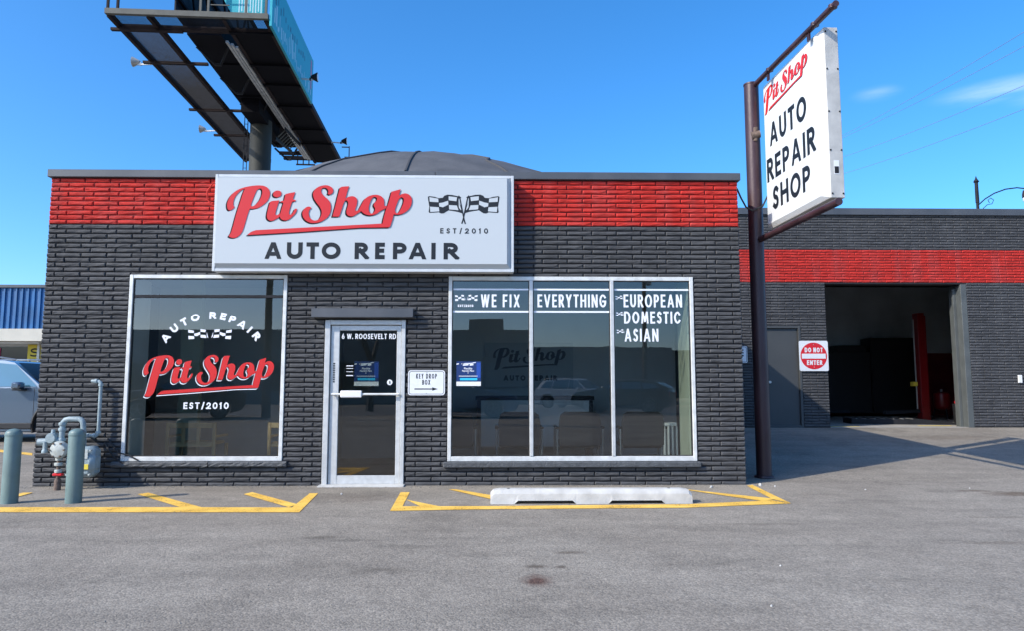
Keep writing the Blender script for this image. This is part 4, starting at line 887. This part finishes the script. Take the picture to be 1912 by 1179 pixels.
for z_, r_ in ((.58, .042), (.70, .040), (.765, .040)): MB().lathe([(r_, z_ - .018), (r_ + .004, z_), (r_, z_ + .018)], (-.20, -.072, 0), 12).build('fitting', 'gas', gm, smooth=40)
pipe([(-.19, -.12, .38), (-.19, -.12, .12)], .022, 'riser', 'rust')
for z_, r_ in ((.36, .035), (.30, .042), (.22, .038)): MB().lathe([(r_, z_ - .018), (r_ + .004, z_), (r_, z_ + .018)], (-.19, -.12, 0), 12).build('fitting', 'gaslight', gm, smooth=40)
MB().bevbox(-.245, -.135, -.15, -.09, .165, .195, .008).build('shut_off_valve', 'signred', gm); MB().lathe([(.036, 0), (.038, .10), (.03, .13)], (-.19, -.12, 0), 12).build('pipe_foot', 'rust', gm, smooth=40)
MB().lathe([(.012, 0), (.022, .004), (.022, .012)], (.05, -.158, .42), 14, 'y').build('dial', 'white', gm)
for bx_, bz_ in ((-.08, .18), (.18, .18), (-.08, .46), (.18, .46), (.05, .16), (.05, .48)): MB().cyl((bx_, -.155, bz_), (bx_, -.118, bz_), .011, n=6).build('bolt', 'gaslight', gm)
for a in range(6): MB().cyl((-.17 + .082 * math.cos(R(a * 60)), -.225, .47 + .082 * math.sin(R(a * 60))), (-.17 + .082 * math.cos(R(a * 60)), -.165, .47 + .082 * math.sin(R(a * 60))), .009, n=6).build('bolt', 'rust', gm)
MB().bevbox(.10, .17, -.152, -.147, .24, .30, .003).build('tag', 'posteryel', gm)
MB().cyl((-.36, -.12, .56), (-.36, -.12, .44), .026, n=10).lathe([(.034, .43), (.036, .45), (.028, .47)], (-.36, -.12, 0), 10).build('vent', 'gas', gm, smooth=40)
# service pipe going up the wall
wp = thing('wall_pipe', 'grey pipe with elbows climbing the brick left of the square window', 'pipe', (-4.83, -.10, 0))
MB().tube([(-.15, .08, .66), (-.14, 0, .66), (-.10, -.01, .66), (-.02, -.01, .66), (.0, -.01, .675), (.005, -.01, .70), (.005, -.01, 1.27), (0, -.01, 1.295), (-.02, -.01, 1.31), (-.10, -.01, 1.315), (-.11, .06, 1.315)], .021, 12).build('pipe', 'gas', wp, smooth=60)
for a in ((-.04, -.01, .66), (-.12, -.01, .66), (-.055, -.01, 1.313)): MB().cyl((a[0] - .015, a[1], a[2]), (a[0] + .015, a[1], a[2]), .030, n=12).build('coupling', 'gas', wp, smooth=40)
for a in ((.005, .70), (.005, 1.27)): MB().cyl((a[0], -.01, a[1] - .015), (a[0], -.01, a[1] + .015), .030, n=12).build('coupling', 'gas', wp, smooth=40)
t = MB().tube([(-4.78, -.03, .57), (-4.72, -.07, .50), (-4.66, -.05, .40), (-4.55, -.06, .33), (-4.40, -.045, .31), (-4.30, -.06, .28)], .012, 6); t.tube([(-4.75, -.03, .62), (-4.60, -.06, .45), (-4.48, -.05, .42), (-4.35, -.07, .36)], .010, 6)
tag(t.build('cable', 'wire'), 'black cables dangling against the brick right of the gas meter', 'cable')

# ---------------------------------------------------------------- cars
def car(label, paint, loc, rz, group=None, length=4.65, roofh=1.68):
    t = thing('parked_car', label, 'car', loc, rz, group); hw = .92; Wf, Wr = 1.42, -1.35; wr = .36
    def archpts(cx): return [(cx + .43 * math.cos(R(a)), .36 + .43 * math.sin(R(a))) for a in range(200, -21, -20)]
    bottom = [(-2.25, .42), (-2.15, .30)] + archpts(Wr)[0:] + archpts(Wf) + [(2.20, .28), (2.36, .40)]
    top = [(2.38, .62), (2.30, .84), (2.10, .97), (1.55, 1.07), (1.0, 1.12), (.2, 1.10), (-1.2, 1.13), (-2.1, 1.14), (-2.28, 1.0), (-2.32, .7)]
    poly = bottom + top
    b = MB(); n = len(poly); secs = [(-hw, .04), (-hw + .05, 0), (hw - .05, 0), (hw, .04)]
    for (y, ins) in secs:
        for (x, z) in poly: b.v.append((x * (1 - ins * .3), y, .7 + (z - .7) * (1 - ins)))
    tri = tessellate_polygon([[Vector((p[0], p[1], 0)) for p in poly]])
    b.f = [tuple(q) for q in tri] + [tuple(i + 3 * n for i in reversed(q)) for q in tri] + [(s * n + i, s * n + (i + 1) % n, (s + 1) * n + (i + 1) % n, (s + 1) * n + i) for s in range(3) for i in range(n)]
    b.mi = [0] * len(b.f); body = b.build('body', paint, t, smooth=35)
    # cabin
    c = MB(); prof = [(1.12, 1.10), (.42, roofh - .06), (.15, roofh - .005), (-.6, roofh), (-1.6, roofh - .05), (-1.80, roofh - .12), (-2.18, 1.12)]
    lo, hi = hw - .05, hw - .22; m = len(prof)
    for s in (-1, 1):
        for (x, z) in prof: k = (z - 1.1) / (roofh - 1.1); c.v.append((x, s * (lo + (hi - lo) * k), z))
    tri = tessellate_polygon([[Vector((p[0], p[1], 0)) for p in prof]])
    c.f = [tuple(q) for q in tri] + [tuple(i + m for i in reversed(q)) for q in tri] + [(i, (i + 1) % m, m + (i + 1) % m, m + i) for i in range(m)]; c.mi = [0] * len(c.f); c.build('cabin', paint, t, smooth=35)
    def sp(x, z, s, off=.008): k = (z - 1.1) / (roofh - 1.1); return (x, s * (lo + (hi - lo) * k + off), z)
    for s in (-1, 1):
        for q in ([(1.00, 1.13), (.46, roofh - .10), (.02, roofh - .06), (-.02, 1.13)], [(-.08, 1.13), (-.04, roofh - .06), (-.95, roofh - .07), (-1.05, 1.13)], [(-1.13, 1.14), (-1.03, roofh - .11), (-1.55, roofh - .15), (-1.85, 1.18)]):
            MB().add([sp(x, z, s) for x, z in q], [(0, 1, 2, 3)]).build('side_window', 'carglass', t)
        MB().tube([(p[0], s * (hi + .03), p[1]) for p in ((.45, roofh + .0), (.15, roofh + .045), (-.6, roofh + .055), (-1.5, roofh + .02), (-1.7, roofh - .04))], .018, 6).build('roof_rail', 'chrome', t, smooth=60)
        mm = MB().bevbox(.62, .80, s * (hw + .10) - .10, s * (hw + .10) + .10, 1.08, 1.22, .03).build('side_mirror', paint, t, smooth=40)
        MB().bevbox(.63, .83, s * (hw + .05) - .12, s * (hw + .05) + .12, 1.05, 1.085, .01).build('mirror_base', 'plastic', mm)
        for x in (.12, -.95): MB().bevbox(x - .10, x + .04, s * (hw + .02) - .015, s * (hw + .02) + .015, .92, .955, .01).build('door_handle', 'chrome', t)
        for x in (.98, -.05, -1.02): MB().box(x, x + .008, s * (hw + .001) - .002, s * (hw + .001) + .002, .46, 1.08).build('door_seam', 'plastic', t)
        MB().bevbox(-.92, .98, s * (hw + .005) - .02, s * (hw + .005) + .02, .28, .40, .015).build('side_skirt', 'plastic', t)
        for cx in (Wf, Wr):
            o_ = MB()
            for a in range(205, -26, -10):
                pass
            pts = [(cx + .45 * math.cos(R(a)), s * (hw - .012), .36 + .45 * math.sin(R(a))) for a in range(200, -21, -10)]; MB().tube(pts, .03, 6).build('wheel_arch', 'plastic', t, smooth=60)
            ty = MB().lathe([(.25, -.11), (wr - .02, -.11), (wr, -.08), (wr, .08), (wr - .02, .11), (.25, .11)], (cx, s * (hw - .12), wr), 28, 'y').build('wheel', 'tyre', t, smooth=40)
            rm_ = MB().lathe([(.25, 0), (.24, .015), (.22, .0), (.06, -.02), (.05, .0), (.02, .005)], (cx, s * (hw - .02), wr), 20, 'y'); rm_.v = [(a, s * (hw - .012) + s * (b - s * (hw - .02)), c_) for a, b, c_ in rm_.v]
            for k in range(5):
                a = R(72 * k + 18); rm_.beam((cx, s * (hw - .004), wr), (cx + .23 * math.cos(a), s * (hw + .002), wr + .23 * math.sin(a)), .05, .03)
            rm_.build('rim', 'rim', ty)
        MB().bevbox(2.10, 2.33, s * .72 - .16, s * .72 + .16, .74, .88, .03).build('headlight', 'vwhite', t, smooth=40)
        MB().bevbox(-2.31, -2.22, s * .76 - .1, s * .76 + .1, .75, 1.02, .03).build('tail_light', 'signred', t, smooth=40)
    MB().add([(1.06, -lo + .12, 1.135), (.44, -hi + .05, roofh - .07), (.44, hi - .05, roofh - .07), (1.06, lo - .12, 1.135)], [(0, 1, 2, 3)]).build('windscreen', 'darkglass', t, loc=(.012, 0, .012))
    MB().add([(-2.16, -lo + .12, 1.17), (-1.82, -hi + .05, roofh - .14), (-1.82, hi - .05, roofh - .14), (-2.16, lo - .12, 1.17)], [(0, 1, 2, 3)]).build('rear_window', 'darkglass', t, loc=(-.012, 0, .012))
    MB().bevbox(2.30, 2.40, -.5, .5, .45, .72, .02).build('grille', 'plastic', t); return t
car('silver blue estate car parked at the left, cut off by the edge of the picture', 'carpaint', (-10.36, 6.82, .125), 0)
car('white car parked across the lot, seen only as a reflection in the centre window pane', 'carwhite', (4.4, -32, .055), R(35), 'cars across the lot seen in reflection')
car('black car parked across the lot, seen only as a reflection in the right window pane', 'carblack', (6.0, -25.5, .055), R(205), 'cars across the lot seen in reflection', roofh=1.5)
car('blue car across the lot, reflected in the left pane of the wide window', 'carblue', (-1.6, -20.5, .045), 0, 'cars across the lot seen in reflection', roofh=1.5)
car('black car reflected in the square window, on the far side of the street', 'carblack', (-12.2, -19.5, .045), R(160), 'cars across the lot seen in reflection', roofh=1.5)

# ---------------------------------------------------------------- blue shop at the far left
bl = thing('blue_roofed_shop', 'shop front with a ribbed blue metal fascia and dark windows behind the parked car', 'building', (-22, 22, 0))
m_ = MB().box(-14, 8, .06, 8, 3.70, 5.50); m_.build('fascia', 'blue', bl)
m_ = MB()
for k in range(88): m_.box(-14 + k * .25, -13.94 + k * .25, .0, .06, 3.72, 5.48)
kind(m_.build('fascia_rib', 'blue', bl), 'stuff')
MB().box(-14.1, 8.1, -.05, 8, 5.502, 5.62).build('coping', 'coping', bl); MB().box(-14, 8, -.10, 8, 3.18, 3.698).build('soffit', 'cream', bl)
MB().box(-14, 8, 1.2, 8, .08, 3.178).build('wall', 'inwall', bl)
for k in range(11):
    p = MB().box(-14 + k * 2, -12.1 + k * 2, 1.17, 1.198, .3, 3.0).build('shop_window', 'darkglass', bl); MB().box(-12.1 + k * 2, -12.0 + k * 2, 1.05, 1.198, .09, 3.17).build('post', 'lsteel', p)
for k in range(6): MB().box(-13 + k * 3.4, -11.2 + k * 3.4, .3, .5, 3.10, 3.17).build('soffit_light', 'white', bl)
def wall_poster(x, z, w, h, m, label, text):
    t = thing('poster', label, 'poster', (x, 23.14, z)); MB().box(0, w, -.01, 0, 0, h).build('sheet', m, t)
    mb = MB(); hh = h / (len(text) + .6)
    for i, tx in enumerate(text): word(mb, tx, w * .15, w * .85, h - hh * (i + 1.15), h - hh * (i + .35), w * .10, .2, .7)
    mb.build('lettering', 'vblack' if m == 'posteryel' else 'vwhite', t, loc=(0, -.015, 0))
wall_poster(-20.55, 1.90, .62, 1.20, 'posteryel', 'tall yellow poster with dark letters in the window of the blue shop', ['S', 'B'])
wall_poster(-22.45, 2.0, .72, .95, 'posterpink', 'pink poster in the window of the blue shop above the car roof', ['A'])
t = MB(); t.beam((-6.25, 3.0, 0), (-5.95, 3.0, 3.9), .05, .05); t.v = list(t.v)
tag(t.build('downpipe', 'bollard'), 'thin teal pipe leaning along the left side wall of the brick shop', 'pipe')

# ---------------------------------------------------------------- billboard
bb = thing('billboard', 'huge dark steel billboard on one thick column, seen from below with teal panels', 'billboard', (-10.2, 21.5, 0), R(3.0))
BZ = 13.3
MB().lathe([(.46, 0), (.46, BZ - .3)], (-.26, .9, 0), 28).build('column', 'column', bb, smooth=40)
V0, V1 = -7.6, 7.6
# left walkway: open grating of bars
gr = MB(); v = V0 + .75
while v < V1 + .1: gr.box(-2.86, -1.66, v, v + .012, BZ, BZ + .014); v += .046
kind(gr.build('walkway_grating', 'steel', bb), 'stuff')
for a, b, w_, h_ in ((-2.95, -2.83, 0, .2), (-1.70, -1.58, 0, .2)): MB().box(a, b, V0, V1 + .2, BZ - .03, BZ + .17).build('walkway_beam', 'bsteel', bb)
# right deck
MB().box(.78, 2.10, V0 + .9, V1 + .1, BZ + .01, BZ + .05).build('walkway_deck', 'dsteel', bb)
for a in (.70, 2.06): MB().box(a, a + .12, V0, V1 + .15, BZ - .03, BZ + .17).build('walkway_beam', 'bsteel', bb)
# dark middle truss and its side plates
MB().box(-.85, .30, V0 + 1.2, V1 - 2.2, BZ + .05, BZ + .7).build('torque_tube', 'dsteel', bb)
m_ = MB()
for s_, x in enumerate((-.80, .25)):
    m_.box(x - .05, x + .05, V0 + .2, V1 - 1.8, BZ + .75, BZ + .85); m_.box(x - .05, x + .05, V0 + .2, V1 - 1.8, BZ + 2.4, BZ + 2.5)
    k = V0 + .2
    while k < V1 - 2.2: m_.beam((x, k, BZ + .8), (x, k + .8, BZ + 2.45), .06, .06); m_.beam((x, k + .8, BZ + 2.45), (x, k + 1.6, BZ + .8), .06, .06); k += 1.6
m_.build('truss', 'dsteel', bb)
MB().box(-.95, -.9, V0 + .3, V1 - 2, BZ + .3, BZ + 4.4).build('panel', 'steel', bb)
# pale conduits under the right side
for k, x in enumerate((.36, .47, .58)): MB().box(x, x + .085, V0 + 1.5 + .2 * k, V1 - .7 + .1 * k, BZ - .06, BZ + .02).build('conduit', 'lsteel', bb)
for v in (-4.2, -1.2, 2.0, 4.8, 6.3): MB().box(-.80, .78, v, v + .14, BZ - .02, BZ + .14).build('cross_beam', 'dsteel', bb)
for v in (-6.9, -4.4, .2, 3.4): MB().box(-3.15, -.82, v, v + .13, BZ - .12, BZ - .032).build('outrigger', 'bsteel', bb)
for v in (-6.9, -4.4, -2.6, -.4, 2.4, 4.4): MB().box(.72, 2.2, v, v + .13, BZ - .10, BZ - .032).build('outrigger', 'dsteel', bb)
for k, v in enumerate((-5.6, -3.0, -.4, 3.4, 5.4)):
    MB().beam((-.80, v, BZ + .0), (-.30, v + .5, BZ - .42), .07, .07).beam((.30, v, BZ + .0), (-.10, v + .5, BZ - .42), .07, .07).beam((-.32, v + .5, BZ - .42), (-.08, v + .5, BZ - .42), .09, .09).build('brace', 'steel', bb)
MB().box(-.62, .12, -.9, 2.6, BZ - .55, BZ + .04).build('column_head', 'dsteel', bb)
for k in range(7): MB().beam((.30, 1.6 + .32 * k, BZ - .75), (.66, 1.6 + .32 * k, BZ - .35), .05, .03).build('stair_tread', 'frame', bb)
MB().beam((.28, 1.3, BZ - .9), (.28, 4.4, BZ - .5), .05, .14).beam((.68, 1.3, BZ - .45), (.68, 4.4, BZ - .15), .05, .14).build('stair_stringer', 'steel', bb)
for z in (.55, 1.1): MB().box(-2.92, -.7, V0 - .09, V0 - .05, BZ + .2 + z, BZ + .24 + z).build('rail', 'steel', bb)
MB().tube([(.62, -5.4, BZ - .05), (.70, -4.9, BZ - .16), (.62, -4.4, BZ - .05), (.74, -3.9, BZ - .18), (.64, -3.4, BZ - .06)], .03, 6).build('cable_loop', 'lsteel', bb)
MB().tube([(.60, 0, BZ - .05), (.72, .5, BZ - .16), (.62, 1.0, BZ - .05), (.75, 1.6, BZ - .18), (.64, 2.2, BZ - .06)], .03, 6).build('cable_loop', 'lsteel', bb)
# front end frame
MB().box(-2.96, 2.22, V0 - .14, V0, BZ + .02, BZ + .20).build('end_beam', 'frame', bb)
for x in (-2.93, -2.62, .0, .25, 1.45, 2.10): MB().box(x, x + .07, V0 - .10, V0 - .03, BZ + .202, BZ + 2.2).build('end_post', 'bsteel' if x < 0 else 'frame', bb)
MB().box(-2.9, 2.1, V0 + .70, V0 + .86, BZ - .06, BZ + .10).build('cross_beam', 'bsteel', bb)
gp = MB(); x = -2.8
while x < 2.05: gp.box(x, x + .012, V0, V0 + .70, BZ + .03, BZ + .045); x += .036
kind(gp.build('end_grating', 'steel', bb), 'stuff')
for k in range(6): MB().box(.32, .95, V0 - .08, V0 - .05, BZ + .45 + k * .32, BZ + .48 + k * .32).build('ladder_rung', 'frame', bb)
# far end frame
for z in (-.1, .25, .62): MB().beam((-.25, V1 + .15, BZ + z), (.75, V1 + .15, BZ + z), .07, .07).build('rail', 'steel', bb)
MB().box(-.8, .75, V1 - .4, V1 - .2, BZ + .02, BZ + .2).build('cross_beam', 'dsteel', bb)
for x in (-.2, .1, .4): MB().box(x, x + .05, V1 + .1, V1 + .16, BZ - .1, BZ + .62).build('rail_post', 'steel', bb)
MB().beam((2.15, V1 + .1, BZ + .9), (2.55, V1 + .1, BZ + .9), .05, .05).beam((2.55, V1 + .1, BZ - .1), (2.55, V1 + .1, BZ + .95), .05, .05).beam((2.3, V1 + .1, BZ + .35), (2.55, V1 + .1, BZ + .35), .04, .04).build('rail', 'steel', bb)
lad = MB()
for x in (-.92, -.78): lad.beam((x, .7, 6), (x, .7, BZ), .03, .03)
for k in range(22): lad.beam((-.92, .7, 6.2 + k * .33), (-.78, .7, 6.2 + k * .33), .02, .02)
lad.build('ladder', 'steel', bb)
# panels
pn = MB().box(2.26, 2.34, V0 - .1, -1.05, BZ - .20, BZ + 1.68).build('panel', 'teal', bb); pn['label'] = 'long teal advertising panel with pale lettering'
rnd = random.Random(5); q = MB(); q2 = MB()
for k in range(26):
    v = -7.4 + k * .235; h = rnd.uniform(.15, .75) * (1 if k < 18 else .6); z = BZ - .10 + rnd.uniform(0, .25); q.box(2.341, 2.344, v, v + rnd.uniform(.04, .14), z, z + h)
for k in range(14): v = -7.3 + k * .35; z = BZ + .75 + rnd.uniform(0, .2); q2.box(2.341, 2.343, v, v + rnd.uniform(.06, .15), z, z + rnd.uniform(.15, .3))
q.build('lettering', 'palet', pn); q2.build('lettering', 'darktext', pn)
MB().box(2.341, 2.346, -1.55, -1.35, BZ + .3, BZ + 1.5).build('print_band', 'pink', pn)
ep = MB(); ep.prism([(.95, BZ + .30), (2.06, BZ + .30), (2.06, BZ + 2.6), (.35, BZ + 2.6), (.72, BZ + .95), (.65, BZ + .85)], V0 + .25, V0 + .31, 'y'); e_ = ep.build('panel', 'teal', bb); e_['label'] = 'teal panel closing the near end of the frame'
q = MB()
for k in range(9): x = 1.15 + k * .09; q.box(x, x + .035, V0 + .246, V0 + .249, BZ + .4 + .05 * math.sin(k * 2), BZ + .9 + .2 * math.sin(k * 1.3) + .2)
q.build('lettering', 'palet', e_)
for (x, v, s) in ((-2.9, -4.0, -1), (-2.9, 3.1, -1), (2.16, -3.1, 1), (2.16, 4.35, 1)):
    ar = MB().beam((x, v, BZ + .02), (x + s * .62, v, BZ - .02), .05, .05).build('lamp_arm', 'lsteel', bb)
    h = MB().lathe([(.05, 0), (.09, s * .06), (.17, s * .22), (.19, s * .26), (.17, s * .27)], (x + s * .52, v, BZ + .08), 12, 'x').box(x + s * .5 - .03, x + s * .5 + .03, v - .03, v + .03, BZ - .05, BZ + .05).build('floodlight', 'lsteel' if s < 0 else 'steel', bb, smooth=40)
    MB().lathe([(.15, 0), (.15, s * .004)], (x + s * .792, v, BZ + .08), 12, 'x').build('lens', 'vwhite', h)

# ---------------------------------------------------------------- street lamp and wires at the right
sl2 = thing('street_lamp', 'ornamental street lamp with a curved arm rising over the garage roof', 'street lamp', (24.55, 27.0, 0))
MB().cyl((0, 0, 0), (0, 0, 10.7), .12, .07, n=12).cyl((0, 0, 10.7), (0, 0, 11.75), .09, .08, n=10).lathe([(.09, 11.75), (.14, 11.8), (.05, 11.95), (.01, 12.1)], (0, 0, 0), 10).build('post', 'steel', sl2, smooth=40)
MB().tube([(0, 0, 10.55), (.4, 0, 10.9), (.9, 0, 11.2), (1.5, 0, 11.42), (2.1, 0, 11.5), (2.6, 0, 11.45)], .032, 8).tube([(.1, 0, 10.0), (.22, 0, 10.35), (.5, 0, 10.6), (.75, 0, 10.65), (.85, 0, 10.85), (.7, 0, 10.95), (.55, 0, 10.85), (.62, 0, 10.7)], .018, 6).build('arm', 'steel', sl2, smooth=60)
MB().lathe([(.02, 12.0), (.06, 11.6), (.12, 11.5), (.26, 11.35), (.30, 11.15), (.30, 11.0)], (2.7, 0, 0), 14).build('lamp_cap', 'bsteel', sl2, smooth=40)
MB().lathe([(.28, 10.99), (.27, 10.85), (.15, 10.7), (.03, 10.65)], (2.7, 0, 0), 14).build('lamp_globe', 'white', sl2, smooth=40)
def wire(a, b, sag, label, name='power_line'):
    a = Vector(a); b = Vector(b); pts = [a.lerp(b, i / 24) - Vector((0, 0, sag * 4 * (i / 24) * (1 - i / 24))) for i in range(25)]
    tag(MB().tube(pts, .009, 5).build(name, 'wirefar'), label, 'wire', 'power lines at the right')

wire((16.98, 12, 12.65), (20.08, 32, 15.95), .12, 'topmost thin power line crossing the sky right of the vertical sign')
wire((16.94, 12, 12.13), (20.08, 32, 15.82), .12, 'second thin power line from the top, right of the vertical sign')
wire((16.84, 12, 10.79), (20.02, 32, 14.66), .12, 'third thin power line from the top, right of the vertical sign')
wire((16.78, 12, 10.01), (19.98, 32, 13.66), .12, 'lowest thin power line right of the vertical sign')

# ---------------------------------------------------------------- across the street (seen only in the glass)
far = thing('warehouse', 'plain grey building with a stepped parapet across the street, seen reflected in the glass', 'building', (0, -44, 0))
m_ = MB(); m_.box(-48, 2.3, -12, 0, 0, 5.4); m_.box(-2.1, .4, -12.1, .1, 5.4, 6.2); m_.box(2.3, 13, -12, -1, 0, 4.2); m_.build('wall', 'grey', far)
for k in range(7): MB().box(-44 + k * 5.4, -41.6 + k * 5.4, .001, .06, 1.0, 3.0).build('window', 'darkglass', far)
h = MB(); n = 60
for i in range(n + 1):
    x = -200 + 400 * i / n; z = 5.5 + 2.0 * noise.noise(Vector((i * .23, 0, 0))) + .8 * noise.noise(Vector((i * 1.7, 3, 0))); h.v += [(x, -75, 0), (x, -78, z), (x, -110, z * 1.1)]
for i in range(n): h.f += [(3 * i, 3 * i + 3, 3 * i + 4, 3 * i + 1), (3 * i + 1, 3 * i + 4, 3 * i + 5, 3 * i + 2)]
h.mi = [0] * len(h.f); kind(h.build('hill', 'hill'), 'structure')
road = MB().box(-300, 300, -36, -22, .02, .052); kind(road.build('road', mat("street_asphalt", (.10, .10, .10), .85, var=.15, vs=.5)), 'structure')
def utility_pole(x, y, label):
    t = thing('utility_pole', label, 'utility pole', (x, y, 0)); MB().cyl((0, 0, 0), (0, 0, 10.5), .17, .11, n=10).build('post', 'bark', t, smooth=40)
    MB().box(-1.2, 1.2, -.06, .06, 9.3, 9.45).build('crossarm', 'bark', t); MB().cyl((.3, 0, 8.0), (.3, 0, 8.9), .22, n=12).build('transformer', 'lsteel', t, smooth=40)
utility_pole(-9.3, -20.5, 'wooden utility pole by the street, reflected at the left of the square window')
utility_pole(9.5, -38, 'wooden utility pole far across the street, reflected in the wide window')
for z, w_ in ((9.5, 'upper'), (8.4, 'lower')): tag(MB().tube([(-60, -20.5 - 3, z + .4), (-9.3, -20.5, z), (30, -21.5, z - .5), (60, -22, z)], .03, 5).build('power_line', 'wire'), w_ + ' cable strung along the street, seen only in the window reflection', 'wire', 'cables along the street')
def bare_tree(x, y, h_, seed, label):
    rnd = random.Random(seed); t = thing('bare_tree', label, 'tree', (x, y, 0)); tr = MB(); cr = MB()
    def grow(p, d, l, r, lev):
        e = p + d * l; (tr if lev == 0 else cr).cyl(p, e, r, r * .68, n=6 if lev < 2 else 4, caps=False)
        if lev >= 5: return
        for _ in range(3 if lev < 4 else 2):
            nd = (d + Vector((rnd.uniform(-.75, .75), rnd.uniform(-.75, .75), rnd.uniform(-.1, .5)))).normalized(); grow(e, nd, l * rnd.uniform(.62, .82), r * .62, lev + 1)
    grow(Vector((0, 0, 0)), Vector((.03, 0, 1)), h_ * .27, .20, 0); tr.build('trunk', 'bark', t); cr.build('crown', 'bark', t)
bare_tree(-6.3, -27, 9, 1, 'bare winter tree across the street, reflected in the square window')
bare_tree(14.5, -30, 8, 2, 'bare winter tree reflected in the right pane of the wide window')
bare_tree(19, -34, 9, 3, 'second bare winter tree reflected at the right edge of the wide window')
t = thing('red_banner_sign', 'dark red sign on a post across the lot, reflected in the right window pane', 'sign', (10.2, -24, 0))
MB().cyl((0, 0, 0), (0, 0, 5), .08, n=8).build('post', 'steel', t); MB().bevbox(-.9, .9, -.15, .15, 2.2, 4.6, .03).build('panel', 'lift', t)

# loose stones and grit on the lot
rnd = random.Random(11); gm_ = MB()
def chip(x, y, r):
    z = gz(x, y); bm = bmesh.new(); bmesh.ops.create_icosphere(bm, subdivisions=1, radius=r)
    gm_.add([(x + v.co.x * rnd.uniform(.45, .8), y + v.co.y * rnd.uniform(.45, .7), z + max(0, v.co.z + r * .4) * .7) for v in bm.verts], [[v.index for v in f.verts] for f in bm.faces]); bm.free()
for x, y, r in ((3.2, -.12, .035), (3.35, -.2, .02), (2.55, -.28, .03), (-1.75, -.75, .02), (1.9, -4.1, .010), (5.6, -.4, .012), (6.8, .3, .014), (4.3, -.5, .015), (1.5, -5.0, .012)): chip(x, y, r)
kind(gm_.build('stone_chip', 'concrete'), 'stuff')
gm_ = MB()
for k in range(900):
    x = rnd.uniform(-5.7, 3.2); y = -.03 - abs(rnd.gauss(0, .10)); chip(x, y, rnd.uniform(.003, .010))
for k in range(500): chip(rnd.uniform(-5, 7), rnd.uniform(-6.5, 1.5), rnd.uniform(.003, .008))
kind(gm_.build('grit', mat("asphalt_grit", (.20, .19, .17), .9, var=.4, vs=30)), 'stuff')
